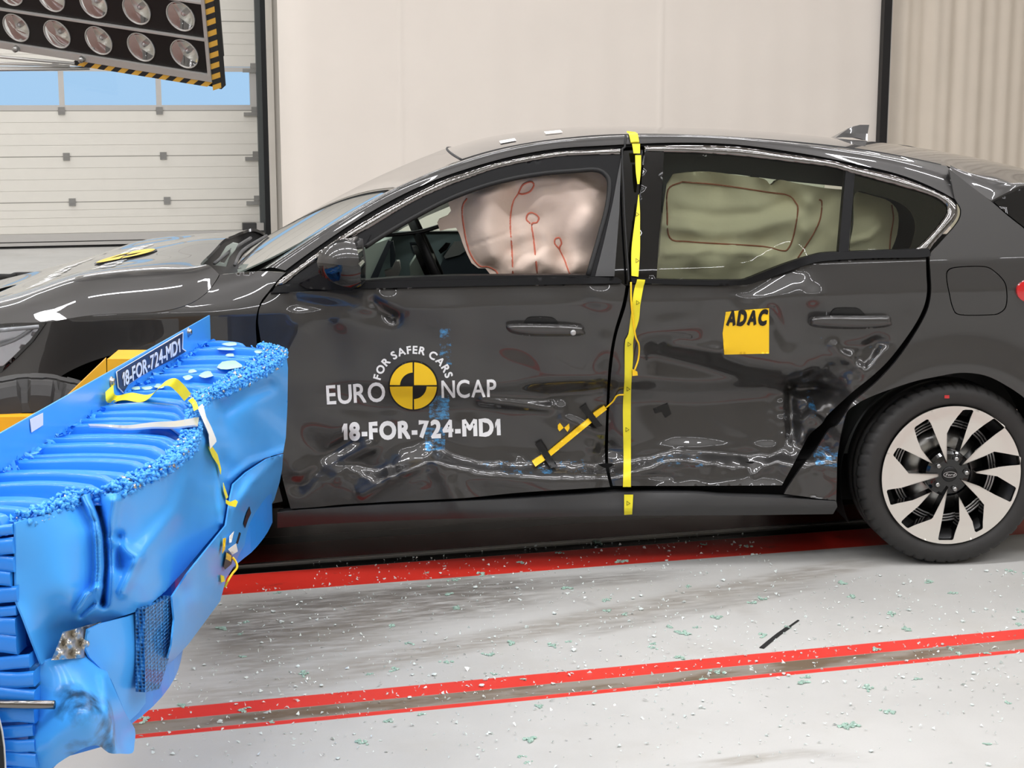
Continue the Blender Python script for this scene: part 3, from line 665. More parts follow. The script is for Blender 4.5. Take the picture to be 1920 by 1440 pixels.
# bonnet
HN = U(np.array(cr([(-290, 650), (-150, 626), (0, 607), (87, 603.5), (175, 590.5), (292, 584.5), (350, 571.5), (386, 549.5), (404, 527), (411, 514)], 5)), -0.002, False)
HC = car_y(np.array(cr([(-230, 622), (-100, 589), (0, 560), (47, 547), (128, 520), (187, 509), (266, 502), (330, 498), (376, 495)], 5)), 0.24)
HM = car_y(np.array(cr([(-150, 604), (-60, 570), (0, 547), (62, 523), (128, 502), (203, 483), (250, 471.5), (300, 462), (360, 452), (420, 449)], 5)), 0.915)
HN, HC, HM = (by_len(a, 70) for a in (HN, HC, HM))
H1 = (HN + HC) / 2 + np.array([0, -0.012, 0.014]); H2 = HC * 0.55 + HM * 0.45; H2[:, 2] = HC[:, 2] + (HM[:, 2] - HC[:, 2]) * 0.62
H2[:, 2] -= 0.004
hood = rows_cr([HN, H1, HC, H2, HM, mirror_y(H2), mirror_y(HC), mirror_y(H1), mirror_y(HN)], 6)
hd = gridput('bonnet', hood, M['paint'], shift=(0, 0, -0.012))
HB = BVHTree.FromPolygons([tuple(p) for p in hood.reshape(-1, 3)], [(i * hood.shape[1] + j, i * hood.shape[1] + j + 1, (i + 1) * hood.shape[1] + j + 1, (i + 1) * hood.shape[1] + j) for i in range(hood.shape[0] - 1) for j in range(hood.shape[1] - 1)])
def on_hood(loops, name, material, sp=0.02, off=0.003, parent=hd):
    V2, T = fill2d(loops, sp, 0.02); V = []
    for x, y in V2:
        h = HB.ray_cast(Vector((x, y, 3)), Vector((0, 0, -1)))[0]; V.append((x, y, (h.z if h else 1.0) + off))
    return put(name, V, [tuple(t) for t in T], material, parent)
def hood_text(body, X, y0, y1, h, bold=0.02):
    L = text_loops(body, bold); a = np.vstack(L); x0, x1 = a[:, 0].min(), a[:, 0].max()
    return [np.stack([X + l[:, 1] * h / CAPH, y0 + (l[:, 0] - x0) / (x1 - x0) * (y1 - y0)], 1) for l in L]
ex, ey = -2.90, 0.74
on_hood([[(ex + 0.115 * math.cos(a), ey + 0.115 * math.sin(a)) for a in np.linspace(0, 2 * math.pi, 40, endpoint=False)]], 'bonnet_emblem', M['blackv'])
on_hood([[(ex + r * math.cos(a), ey + r * math.sin(a)) for r, a in [(0.107, t) for t in np.linspace(b + 0.04, b + 1.53, 12)] + [(q, t) for q, t in ((q0, b + 1.5), (q0, b + 0.78), (q0, b + 0.06))]] for b, q0 in ((0, 0.01), (math.pi / 2, 0.06), (math.pi, 0.01), (-math.pi / 2, 0.06))], 'emblem_quadrants', M['yellow'], off=0.006)
on_hood(hood_text('18-FOR-724-MD1', -3.18, 1.28, 0.36, 0.06, 0.03), 'bonnet_number', M['white']); on_hood(hood_text('EURO', ex - 0.05, 1.20, 0.89, 0.08), 'bonnet_name_left', M['white']); on_hood(hood_text('NCAP', ex - 0.05, 0.59, 0.33, 0.08), 'bonnet_name_right', M['white'])
# scuttle panel and wipers between bonnet and windscreen
hb = hood[:, -1] if hood.shape[1] == 70 else hood[-1]
rear_edge = hood[-1] if hood.shape[0] == 70 else hood[:, -1]
be = by_len(rear_edge, 25); wb = ws[0]
cw = np.stack([be + np.array([-0.01, 0, -0.012]), be + np.array([0.0, 0, -0.07]), (be + wb) / 2 + np.array([0, 0, -0.075]), wb + np.array([0.02, 0, -0.03])], 0)
cp = gridput('scuttle_panel', cw, M['black'])
for a, b, c_ in (((402, 494), (436, 468), (470, 446)), ((440, 497), (455, 470), (500, 442))):
    q = car_y(np.array(cr([a, b, c_], 5)), np.linspace(0.32, 0.9, 11)); MB().tube(q, 0.006, 6).build('wiper_arm', M['trim'], cp)
flat('wiper_linkage', [[(400, 497), (413, 480), (424, 462), (436, 455), (446, 457), (440, 470), (430, 482), (424, 500)], [(412, 492), (422, 476), (434, 464), (430, 478), (420, 494)]], 0.55, M['cabin_grey'], cp, thick=0.015)
# spoiler and tailgate
L0 = U(np.array(cr([(1781, 317), (1800, 335), (1830, 357), (1858, 376.5)], 4) + cr([(1858, 376.5), (1888, 361), (1916, 348), (1960, 352), (2000, 372)], 4)[1:]), -0.004, False)
L1 = U(np.array(cr([(1778, 312), (1800, 317), (1830, 324), (1865, 332), (1905, 342), (1950, 355), (2000, 370)], 4)), -0.085, False)
L0, L1 = by_len(L0, 40), by_len(L1, 40)
mid = np.stack([L1[:, 0] + 0.05, np.full(40, WID / 2), zc(L1[:, 0] + 0.03)], 1)
sp1 = (L1 + mid) / 2; sp1[:, 2] = L1[:, 2] + (mid[:, 2] - L1[:, 2]) * 0.75
spo = rows_cr([L0, (L0 + L1) / 2 + np.array([0, -0.012, 0.01]), L1, sp1, mid, mirror_y(sp1), mirror_y(L1), mirror_y((L0 + L1) / 2 + np.array([0, -0.012, 0.01])), mirror_y(L0)], 6)
gridput('roof_spoiler', spo, M['paint'], shift=(0, 0, -0.012))
panel('rear_side_blade', [[(1864, 379), (1890, 365), (1922, 351), (1975, 375), (2060, 470), (2100, 540), (2010, 497), (1960, 462), (1924, 429), (1890, 402)]], M['gloss'], off=0.002, sp=12, thick=0.03)
tg = []
for z, x in ((1.26, 0.60), (1.10, 0.72), (0.98, 0.80), (0.80, 0.82), (0.6, 0.83), (0.45, 0.84), (0.28, 0.80)):
    r = []
    for t in np.linspace(-1, 1, 21):
        y = WID / 2 + t * (WID / 2 - S_side(x - 0.08, z) - 0.02); r.append((x - 0.22 * abs(t) ** 3.2, y, z))
    tg.append(r)
tgo = gridput('tailgate', np.array(tg)[2:], M['paint'], shift=(-0.02, 0, 0))
gridput('rear_window', np.array(tg)[:3], M['tint'], tgo)
# front bumper and grille (beyond the left edge of the frame)
fb = []
for z, x in ((0.86, -3.50), (0.74, -3.60), (0.5, -3.63), (0.32, -3.60), (0.2, -3.52)):
    fb.append([(x + 0.42 * abs(t) ** 2.6, WID / 2 + t * (WID / 2 - 0.08), z) for t in np.linspace(-1, 1, 25)])
fbo = gridput('front_bumper', np.array(fb), M['paint'], shift=(0.02, 0, 0))
gridput('radiator_grille', np.array(fb)[1:3, 7:18] + np.array([-0.012, 0, 0]), M['black'], fbo)
# far flank and underside
xs = np.linspace(-3.3, 0.7, 60); zs = np.linspace(0.22, 1.0, 16)
ff = np.array([[(x, WID - float(S_side(x, z)), z) for z in np.linspace(0.22, min(1.0, float(np.interp(x, HN[:, 0], HN[:, 2])) - 0.01) if x < -2.4 else 1.0, 16)] for x in xs])
gridput('far_flank', ff, M['paint'], shift=(0, -0.02, 0))
far_glass = U(np.array(cr(CH_F_IN, 4) + [(1166, 285), (1207, 283)] + cr(CH_R_IN, 4)), -0.003, False)
fg_low = far_glass.copy(); fg_low[:, 2] = np.minimum(0.99 + 0.05 * sstep(far_glass[:, 0], -1, 0), far_glass[:, 2]); fg_low[:, 1] = S_side(fg_low[:, 0], fg_low[:, 2])
gridput('far_side_glass', mirror_y(np.stack([far_glass, fg_low], 0)), M['glass'], flip=False)
for x0, x1 in ((-1.16, -1.02), (-0.38, -0.34)):
    q = [(x, WID - float(S_side(x, z)) - 0.01, z) for z in (0.97, 1.1, 1.25, 1.42 if x0 < -0.5 else 1.38) for x in (x0, x1)]
    gridput('far_pillar', np.array(q).reshape(4, 2, 3), M['gloss'], shift=(0, -0.04, 0))
MB().box((-3.35, 0.30, 0.17), (0.62, WID - 0.30, 0.34)).box((-2.25, 0.10, 0.20), (-0.42, WID - 0.10, 0.36)).build('underbody', M['dark'], car, smooth=False)
MB().box((-3.3, 0.28, 0.3), (-2.25, WID - 0.28, 0.82)).build('engine_block', M['dark'], car, smooth=False)
# antenna fin
base = car_y([(1562, 257.5), (1590, 259), (1622, 265)], 0.915); top = car_y([(1597, 237), (1609, 233.5), (1629, 233.5)], 0.915); bk = car_y([(1624, 252)], 0.915)
fv = []
for P_, w_ in ((car_y([(1562, 258), (1575, 257), (1600, 258), (1622, 263)], 0.915), 0.035), (car_y([(1572, 252), (1585, 250), (1603, 249), (1624, 251)], 0.915), 0.02), (car_y([(1590, 241), (1600, 237), (1612, 234), (1629, 234)], 0.915), 0.006)):
    fv.append((P_, w_))
fm = MB()
for i in range(2):
    (A_, a_), (B_, b_) = fv[i], fv[i + 1]
    for sgn in (-1, 1): fm.grid(np.stack([A_ + np.array([0, sgn * a_, 0]), B_ + np.array([0, sgn * b_, 0])], 0))
    for e in (0, -1): fm.grid(np.array([[A_[e] + np.array([0, -a_, 0]), A_[e] + np.array([0, a_, 0])], [B_[e] + np.array([0, -b_, 0]), B_[e] + np.array([0, b_, 0])]]))
A_, a_ = fv[2]; fm.grid(np.stack([A_ + np.array([0, -a_, 0]), A_ + np.array([0, a_, 0])], 0))
fm.build('antenna_fin', M['paint'], rf)
# little markers on the roof
RB = BVHTree.FromPolygons([tuple(p) for p in roof.reshape(-1, 3)], [(i * 41 + j, i * 41 + j + 1, (i + 1) * 41 + j + 1, (i + 1) * 41 + j) for i in range(len(N) - 1) for j in range(40)])
for X, Y, L_ in ((-1.53, 0.42, 0.055), (-1.36, 0.55, 0.06)):
    h = RB.ray_cast(Vector((X, Y, 3)), Vector((0, 0, -1)))[0]; h2 = RB.ray_cast(Vector((X + L_, Y, 3)), Vector((0, 0, -1)))[0]
    if h and h2: put('roof_sticker', [(X, Y, h.z + 0.003), (X + L_, Y, h2.z + 0.003), (X + L_, Y + 0.10, h2.z + 0.009), (X, Y + 0.10, h.z + 0.009)], [(0, 1, 2, 3)], M['white'], rf)

# ------------------------------------------------------------------ wheels
def wheel(X, near=True, parent=car):
    c = np.array((X, 0.0, 0.32)); sgn = 1
    tm = MB(); n = 288; prof = [(0.238, 0.050), (0.244, 0.036), (0.252, 0.029), (0.266, 0.021), (0.284, 0.018), (0.299, 0.022), (0.309, 0.031), (0.3155, 0.042), (0.3185, 0.054), (0.320, 0.075), (0.313, 0.078), (0.313, 0.088), (0.320, 0.091), (0.320, 0.126), (0.313, 0.129), (0.313, 0.139), (0.320, 0.142), (0.320, 0.185), (0.315, 0.215), (0.300, 0.236), (0.28, 0.24), (0.245, 0.225), (0.238, 0.2)]
    m = len(prof); v = []
    for k in range(n):
        t = 2 * math.pi * k / n
        for i, (r, h) in enumerate(prof):
            cut = 0.006 if (i in (6, 7, 8, 9) and k % 6 == 0) else 0.0
            tk = t + (0.012 * (i - 6) if 5 < i < 11 else 0)
            v.append(c + np.array((math.cos(tk) * (r - cut), h, math.sin(tk) * (r - cut))))
    tm.add(v, [(k * m + i, k * m + (i + 1) % m, ((k + 1) % n) * m + (i + 1) % m, ((k + 1) % n) * m + i) for k in range(n) for i in range(m)])
    R = 0.243; K = R / 490.0; Q = lambda p: ((p[0] - 907) * K, -(p[1] - 725) * K)
    inner = [(880, 645), (868, 430), (888, 380), (965, 265), (982, 260), (1030, 262), (1040, 272), (1022, 340), (962, 562), (1044, 440), (1090, 400), (1178, 328), (1192, 324), (1266, 378), (1268, 390), (1072, 560), (978, 662), (1140, 596), (1208, 563), (1376, 592), (1392, 604), (1390, 656), (1240, 675), (1086, 706), (1090, 716), (1240, 740), (1366, 815), (1371, 826), (1342, 915), (1332, 920), (1230, 872), (1112, 806), (984, 760),
             (1112, 890), (1156, 942), (1152, 1106), (1146, 1116), (1108, 1136), (1096, 1130), (1078, 1060), (974, 878), (987, 1050), (945, 1184), (936, 1190), (842, 1188), (836, 1178), (850, 1120), (872, 980), (896, 812), (796, 1030), (785, 1040), (620, 1098), (608, 1094), (568, 1056), (572, 1044), (592, 1028), (692, 945), (784, 842), (645, 902), (500, 930), (486, 926), (456, 834), (460, 822), (560, 812), (826, 738), (825, 720), (612, 711), (550, 640), (493, 578), (496, 566), (520, 528), (534, 525), (620, 565), (778, 645), (692, 540), (660, 470), (634, 392), (640, 378), (714, 328), (728, 328), (752, 362)]
    outer = [(R * math.cos(a), R * math.sin(a)) for a in np.linspace(0, 2 * math.pi, 120, endpoint=False)]
    V2, T = fill2d([outer, [Q(p) for p in inner]], 0.02, 0.01)
    rr = np.hypot(V2[:, 0], V2[:, 1]); dish = 0.030 + 0.012 * (1 - np.clip(rr / R, 0, 1)) - 0.006 * sstep(rr, 0.2, 0.24)
    V3 = c + np.stack([V2[:, 0], dish, V2[:, 1]], 1); V, F = thicken(V3, T, (0, 0.003, 0))
    rim = put('wheel', V, F, M['rim'], parent)
    tm.build('tyre', M['tyre'], rim)
    # black web behind the machined face, pockets and barrel
    V2, T = fill2d([[Q(p) for p in inner], ], 0.5, 0.01); B = boundary(T); w = MB()
    for a, b in B:
        p, q = V2[a], V2[b]; d = 0.034
        w.add([c + np.array((p[0], d, p[1])), c + np.array((q[0], d, q[1])), c + np.array((q[0] * 0.985, d + 0.045, q[1] * 0.985)), c + np.array((p[0] * 0.985, d + 0.045, p[1] * 0.985))], [(0, 1, 2, 3)])
    w.lathe([(0.0, 0.046), (0.052, 0.046), (0.070, 0.049), (0.080, 0.056), (0.082, 0.09)], c, (0, 1, 0), 48)
    w.build('spoke_pockets', M['gloss'], rim, smooth=False)
    MB().lathe([(0.236, 0.036), (0.226, 0.05), (0.205, 0.07), (0.205, 0.10), (0.212, 0.2), (0.0, 0.2)], c, (0, 1, 0), 64).build('wheel_barrel', M['blackv'], rim)
    MB().lathe([(0.08, 0.13), (0.145, 0.13), (0.145, 0.15), (0.08, 0.15)], c, (0, 1, 0), 64).build('brake_disc', M['steel'], rim)
    br = MB()
    for r0 in (0.158, 0.168, 0.178): br.lathe([(r0, 0.105), (r0 + 0.0045, 0.101), (r0 + 0.006, 0.108)], c, (0, 1, 0), 64)
    br.build('brake_cover', M['silver'], rim)
    for p in ((945, 612), (822, 662), (1022, 713), (945, 828), (820, 795)):
        x, z = Q(p); MB().lathe([(0.0, 0.030), (0.006, 0.031), (0.0085, 0.034), (0.0095, 0.05)], c + np.array((x, 0, z)), (0, 1, 0), 12).build('lug_nut', M['steel'], rim)
        MB().lathe([(0.012, 0.047), (0.015, 0.046), (0.0165, 0.047)], c + np.array((x, 0, z)), (0, 1, 0), 20).build('lug_seat', M['gloss'], rim)
    cp_ = MB().lathe([(0.0, 0.040), (0.024, 0.041), (0.027, 0.044), (0.027, 0.055)], c, (0, 1, 0), 40).build('hub_cap', M['blackv'], rim)
    if near:
        e = lambda a, b: [(a * math.cos(t), b * math.sin(t)) for t in np.linspace(0, 2 * math.pi, 40, endpoint=False)]
        L = [e(0.0235, 0.0105), e(0.0215, 0.0088)]; tx = text_loops('Ford', 0.02); a = np.vstack(tx); w0 = a[:, 0].min(); w1 = a[:, 0].max()
        L += [np.stack([-0.016 + (l[:, 0] - w0) / (w1 - w0) * 0.032 + l[:, 1] * 0.004, -0.0045 + l[:, 1] * 0.013], 1) for l in tx]
        V2, T = fill2d(L, 0.004, 0.002); put('hub_cap_oval', c + np.stack([V2[:, 0], np.full(len(V2), 0.0385), V2[:, 1]], 1), [tuple(t) for t in T], M['silver'], cp_)
        q = car_y([(1771, 741), (1780, 741), (1780, 747), (1771, 747)], 0.0165); put('red_dot', q, [(0, 1, 2, 3)], M['red'], rim)
    return rim
rear_wheel = wheel(0.0)
def copy_tree(o, parent, mirror_x=None):
    c = o.copy(); COL.objects.link(c); c.parent = parent
    for ch in list(o.children): copy_tree(ch, c)
    return c
fw_ = copy_tree(rear_wheel, car); fw_.location = (-2.70, 0, 0)
for X in (0.0, -2.70):
    w_ = copy_tree(rear_wheel, car); w_.rotation_euler = (0, 0, math.pi); w_.location = (X, WID, 0)
for cx in (0.0, -2.7):
    for y0, y1 in ((0.035, 0.36), (WID - 0.36, WID - 0.035)):
        g = [[(cx + 0.385 * math.cos(a), y, 0.32 + 0.385 * math.sin(a)) for y in (y0, y1)] for a in np.linspace(-0.45, math.pi + 0.45, 40)]
        gridput('wheel_arch_liner', np.array(g), M['dark'])

# ------------------------------------------------------------------ cabin
flat('far_door_trim', [[(735, 436), (775, 435), (1180, 431), (1180, 560), (690, 560), (705, 470)]], 1.60, M['fabric_dark'], thick=0.06)
fdt = flat('far_door_armrest', [[(832, 484), (851, 462), (1180, 455), (1180, 560), (800, 560)]], 1.575, M['cabin_black'], thick=0.02)
flat('door_pull', [[(832, 481), (852, 453), (1000, 450), (1000, 458), (880, 466), (862, 478), (835, 485)]], 1.565, M['silver'], fdt, thick=0.01)
flat('inner_handle', [[(822, 470), (836, 455), (845, 456), (838, 468), (826, 476)]], 1.56, M['chrome'], fdt, thick=0.02)
flat('far_belt_seal', [[(748, 440), (775, 434.5), (1180, 431), (1180, 434), (775, 437.5)]], 1.59, M['blackv'], thick=0.02)
flat('door_speaker_trim', [[(768, 455), (800, 453), (800, 480), (778, 480), (772, 470)], [(772, 458), (798, 456), (797, 476), (781, 477), (776, 469)]], 1.59, M['cabin_black'], thick=0.01)
flat('pillar_trim', [[(688, 449), (722, 430), (780, 400), (843, 372), (850, 384), (800, 405), (757, 427), (735, 441)]], 1.52, M['headliner'], thick=0.05)
flat('dashboard', [[(660, 560), (672, 480), (685, 463), (735, 446), (728, 460), (690, 530), (690, 560)]], 0.42, M['cabin_grey'], thick=1.1)
flat('dash_end_trim', [[(686, 540), (728, 450), (733, 453), (730, 466), (703, 535)]], 0.40, M['cabin_black'], thick=0.03)
flat('centre_screen', [[(731, 456), (737, 452), (742, 480), (738, 512), (732, 500)]], 0.85, M['cabin_black'], thick=0.03)
flat('gauge_box', [[(721, 509), (735, 504), (742, 490), (749, 490), (752, 505), (746, 520), (724, 521)]], 0.55, M['silver'], thick=0.06)
flat('steering_column', [[(768, 500), (782, 478), (795, 484), (800, 512), (790, 520), (770, 520)]], 0.5, M['cabin_grey'], thick=0.12)
sw = MB(); cC = car_y([(809, 490)], 0.47)[0]; axd = np.array((math.cos(0.42), 0, math.sin(0.42))); e1 = np.array((0, 1.0, 0)); e2 = np.cross(axd, e1)
ring = [cC + 0.185 * (math.cos(t) * e1 + math.sin(t) * e2) for t in np.linspace(0, 2 * math.pi, 49)]
sw.tube(ring, 0.017, 12, cap=False); swo = sw.build('steering_wheel', M['black'], car)
MB().lathe([(0.0, 0.02), (0.07, 0.015), (0.08, -0.02)], cC - axd * 0.02, axd, 24).tube([cC + e1 * 0.18, cC - e1 * 0.18], 0.016, 8).build('wheel_hub', M['black'], swo)
MB().tube(car_y(np.array(cr([(722, 441), (760, 438), (790, 434), (824, 424), (843, 417)], 4)), 0.32), 0.0075, 8).build('airbag_tether', M['blackv'], car)
flat('rear_window_shade_strip', [[(1243, 255), (1420, 262), (1600, 300), (1600, 352), (1480, 340), (1380, 327), (1290, 322), (1262, 326), (1250, 345), (1242, 400)]], 0.26, M['cabin_black'], thick=0.02)  # dark sheet standing in for the shaded headliner above the rear airbag
flat('cabin_back', [[(1600, 320), (1720, 355), (1780, 390), (1740, 480), (1600, 480)]], 0.55, M['cabin_black'], thick=0.03)
flat('cabin_screen', [[(1110, 300), (1260, 290), (1240, 560), (1080, 560)]], 0.6, M['cabin_black'], thick=0.05)
for y0 in (0.28, 1.10):     # front seats
    c = car_y([(1060, 560)], 0.5)[0]; x0 = -1.35
    g = [[(x0 + 0.10 * math.sin(t) + 0.30 * z, y0 + 0.23 + 0.23 * math.cos(t), 0.45 + z) for t in np.linspace(0, 2 * math.pi, 20)] for z in np.linspace(0, 0.62, 8)]
    st = gridput('front_seat', np.array(g), M['cabin_black'])
    MB().box((x0 - 0.48, y0, 0.36), (x0 + 0.06, y0 + 0.46, 0.5)).build('seat_cushion', M['cabin_black'], st)
def seam_tube(name, pts, fld, Y, r, material, parent, **k):
    p = np.array(cr(pts, 5)); P_ = car_y(p, np.full(len(p), Y) - fld(p) - r * 0.3); return MB().tube(P_, r, 6).build(name, material, parent)
# front airbag
S1 = [(876, 372), (868, 385), (867, 405), (873, 445), (879, 468), (887, 485), (900, 499), (915, 500), (930, 508), (935, 520)]
S2 = [(972, 362), (962, 378), (957, 405), (957, 430), (960, 470), (962, 520)]
S2b = [(972, 362), (980, 347), (995, 341), (1001, 347), (994, 359), (980, 364), (972, 362)]
S3 = [(994, 419), (987, 411), (990, 401), (999, 399), (1010, 407), (1007, 417), (997, 421), (1001, 452), (1008, 520)]
S4 = [(1048, 466), (1040, 457), (1041, 448), (1049, 446), (1053, 456), (1049, 466), (1058, 486), (1071, 520)]
ctl = [(x, y, 0.0) for S_ in (S1, S2, S3[6:], S4[5:]) for x, y in S_] + [(820, 415, 0), (830, 430, 0), (1150, 330, 0.0), (1152, 400, 0.0), (1135, 470, 0.0), (1110, 515, 0.0),
       (915, 440, 0.055), (920, 400, 0.055), (925, 480, 0.045), (905, 470, 0.03), (980, 480, 0.030), (978, 440, 0.028), (975, 510, 0.03), (1030, 500, 0.034), (1025, 470, 0.034), (1018, 440, 0.02), (1085, 430, 0.07), (1100, 400, 0.085), (1070, 395, 0.05), (1035, 400, 0.015), (1033, 440, 0.008), (1060, 370, 0.045), (1100, 370, 0.06),
       (1020, 360, 0.05), (1060, 345, 0.05), (1000, 380, 0.03), (940, 352, 0.05), (905, 362, 0.05), (1080, 490, 0.045), (1095, 475, 0.03), (1065, 470, 0.02), (1075, 510, 0.035),
       (900, 345, 0.0), (1000, 325, 0.0), (1100, 315, 0.0), (945, 334, 0.01), (1050, 335, 0.02)]
_ft = TPS(ctl, 3e-3)
def front_field(px):
    h = _ft(px)
    for S_ in (S1, S2, S3, S4): h = h - 0.007 * np.exp(-(seg_dist(px, S_) / 4.0) ** 2)
    q = np.asarray(px); h = h + 0.004 * np.sin(q[:, 0] / 9 + q[:, 1] / 5) * sstep(q[:, 1], 445, 480) * np.exp(-(np.minimum(seg_dist(q, S3), np.minimum(seg_dist(q, S2), seg_dist(q, S4))) / 9) ** 2)
    h = h - 0.006 * np.exp(-(seg_dist(q, [(880, 463), (945, 440), (995, 425)]) / 2.5) ** 2) + 0.012 * np.exp(-(seg_dist(q, [(900, 368), (950, 355), (980, 342), (1020, 335), (1080, 335), (1120, 360)]) / 8) ** 2)
    return h
ab_out = [(841, 382), (843, 373), (862, 368), (880, 350), (940, 325), (1020, 305), (1110, 300), (1160, 320), (1160, 400), (1145, 470), (1120, 540), (930, 540), (918, 513), (910, 503), (897, 503), (884, 493), (875, 475), (868, 458), (862, 440), (855, 427), (840, 429), (825, 433), (820, 418), (824, 411), (840, 404), (846, 396)]
ab = flat('front_curtain_airbag', [resample(ab_out, 5)], 0.27, M['airbag'], sp=5, thick=0.03, relief=front_field)
for S_ in (S1, S2, S2b, S3, S4): seam_tube('airbag_seam', S_, front_field, 0.27, 0.0032, M['seam'], ab)
# rear airbag
R1 = [(1279, 341), (1350, 347), (1437, 360), (1477, 366), (1492, 380), (1496, 395), (1488, 442), (1478, 466), (1466, 470), (1430, 462), (1350, 457), (1290, 453), (1256, 446), (1251, 400), (1253, 355), (1279, 341)]
R2 = [(1536, 374), (1541, 380), (1538, 410), (1527, 435), (1516, 453), (1496, 484)]
R3 = [(1672, 384), (1675, 410), (1670, 442), (1668, 470)]
ctl = [(x, y, 0.0) for S_ in (R1, R2, R3) for x, y in S_] + [(1370, 400, 0.03), (1300, 390, 0.015), (1300, 430, 0.03), (1430, 390, 0.035), (1420, 440, 0.02), (1460, 420, 0.015), (1360, 335, 0.035), (1420, 345, 0.03), (1480, 350, 0.03), (1300, 332, 0.03), (1515, 380, 0.03), (1510, 430, 0.03), (1590, 400, 0.04), (1600, 440, 0.05), (1640, 410, 0.05), (1650, 440, 0.03), (1560, 440, 0.03), (1570, 380, 0.02),
       (1300, 480, 0.04), (1370, 480, 0.045), (1440, 485, 0.035), (1240, 480, 0.02), (1300, 510, 0.0), (1400, 505, 0.0), (1245, 340, 0.0), (1445, 345, 0.0), (1640, 480, 0.02), (1690, 420, 0.0), (1580, 352, 0.0)]
_rt = TPS(ctl, 3e-3)
def rear_field(px):
    q = np.asarray(px); h = _rt(q)
    h = h + 0.02 * np.exp(-(seg_dist(q, [(1250, 425), (1340, 440), (1420, 430), (1490, 405)]) / 14) ** 2) - 0.014 * np.exp(-(seg_dist(q, [(1270, 395), (1340, 405), (1420, 400), (1480, 375)]) / 10) ** 2)
    h = h - 0.02 * np.exp(-(seg_dist(q, [(1430, 338), (1445, 350), (1455, 338)]) / 5) ** 2) + 0.014 * np.exp(-(seg_dist(q, [(1250, 475), (1330, 468), (1450, 478)]) / 8) ** 2)
    h = h + 0.006 * np.sin(q[:, 0] / 13 + q[:, 1] / 9) * np.exp(-(seg_dist(q, R2) / 25) ** 2) + 0.012 * np.exp(-(seg_dist(q, [(1590, 455), (1630, 445), (1650, 425)]) / 6) ** 2)
    return h
rb_out = [(1249, 336), (1262, 327), (1280, 324), (1330, 322), (1397, 331), (1432, 335), (1446, 347), (1461, 337), (1500, 345), (1556, 354), (1600, 358), (1640, 368), (1668, 378), (1684, 400), (1682, 440), (1668, 475), (1655, 500), (1480, 530), (1235, 530), (1236, 480), (1241, 420)]
rb_ = flat('rear_curtain_airbag', [resample(crc(rb_out, 3), 6)], 0.27, M['airbag2'], sp=5.5, thick=0.03, relief=rear_field)
for S_ in (R1, R2, R3): seam_tube('airbag_seam', S_, rear_field, 0.27, 0.0028, M['seam2'], rb_)
# ================================================================== YELLOW TAPE, CABLE, CONTACT STRIP (lie on the car)
def top(name, V, F, material, label, cat, group=None, smooth=True, kind=None):
    V = np.asarray(V, float); b = np.array([V[:, 0].mean(), V[:, 1].mean(), V[:, 2].min()])
    o = put(name, V - b, F, material, None, smooth, kind, label, cat, group); o.location = tuple(b); return o
def under(parent, V): return np.asarray(V, float) - np.array(parent.location)
bpy.context.view_layer.update(); DG0 = bpy.context.evaluated_depsgraph_get()
def clear(c, gap):
    """push points of a strip out until they lie in front of whatever part of the car is behind them"""
    c = np.array(c); k = c.copy(); k[:, 1] = -0.5; o_ = car_world(k)
    for i, p in enumerate(o_):
        h, loc = SC.ray_cast(DG0, Vector(p), Vector(AY), distance=1.2)[:2]
        if h: c[i, 1] = min(c[i, 1], (np.array(loc) - W0) @ AY - gap)
    return c
class Strip(MB):
    def on_car(s, left, right, off=0.006, n=6, th=0.001, dent=True):
        a, b = np.array(cr(left, n)), np.array(cr(right, n)); m = max(len(a), len(b) , 12); m = m if m > 40 else 2 * m; a, b = by_len(a, m), by_len(b, m)
        A_, B_ = U(a, off, dent), U(b, off, dent)
        G = np.stack([A_ + (B_ - A_) * w for w in np.linspace(0, 1, 6)], 1)
        # keep the strip above the sheet it lies on
        c = G.reshape(-1, 3); t = S_side(c[:, 0], c[:, 2]) + (D_dent(c[:, 0], c[:, 2]) if dent else 0) - off; c[:, 1] = np.minimum(c[:, 1], t)
        c = clear(c, 0.008); c[:, 2] += 0.0 if dent else 0.006; G = c.reshape(G.shape); k, w = G.shape[:2]; V = G.reshape(-1, 3)
        F = [(i * w + j, i * w + j + 1, (i + 1) * w + j + 1, (i + 1) * w + j) for i in range(k - 1) for j in range(w - 1)]
        T = np.array([t for q in F for t in ((q[0], q[1], q[2]), (q[0], q[2], q[3]))]); V2, F2 = thicken(V, T, (0, th, 0), False)
        return s.add(car_world(V2), F2)
tps = [Strip() for _ in range(6)]
tps[0].on_car([(1175, 249), (1178.5, 271)], [(1192, 251), (1194, 271)], -0.058, dent=False)
tps[1].on_car([(1185, 273), (1188, 291)], [(1200, 273), (1200, 291)], 0.016, dent=False)
tps[2].on_car([(1191, 291), (1192, 320), (1195, 345)], [(1202, 291), (1201.5, 320), (1199, 345)], 0.018)
tps[3].on_car([(1197, 365), (1194, 390), (1189, 425), (1184, 470), (1184, 517)], [(1198, 365), (1200, 395), (1200, 425), (1200, 470), (1197, 519)], 0.022)
tps[4].on_car([(1194, 523), (1187, 555), (1179, 623), (1172, 642), (1171, 710), (1168, 764), (1169, 840), (1169, 872), (1168, 913)], [(1209, 524), (1201, 569), (1198, 599), (1188, 634), (1187, 672), (1184, 715), (1183, 753), (1183, 834), (1183, 913)], 0.012, 8)
tps[5].on_car([(1170, 927), (1170, 965)], [(1187, 927), (1185, 964)], 0.008)
tape = empty('measuring_tape', tuple(car_world(U([(1180, 700)], 0.02))[0]), 0, 'yellow tape strip running from the roof down between the car doors', 'tape')
for tp in tps: put('tape_piece', under(tape, tp.v), tp.f, M['tape'], tape)
mk_ = MB()
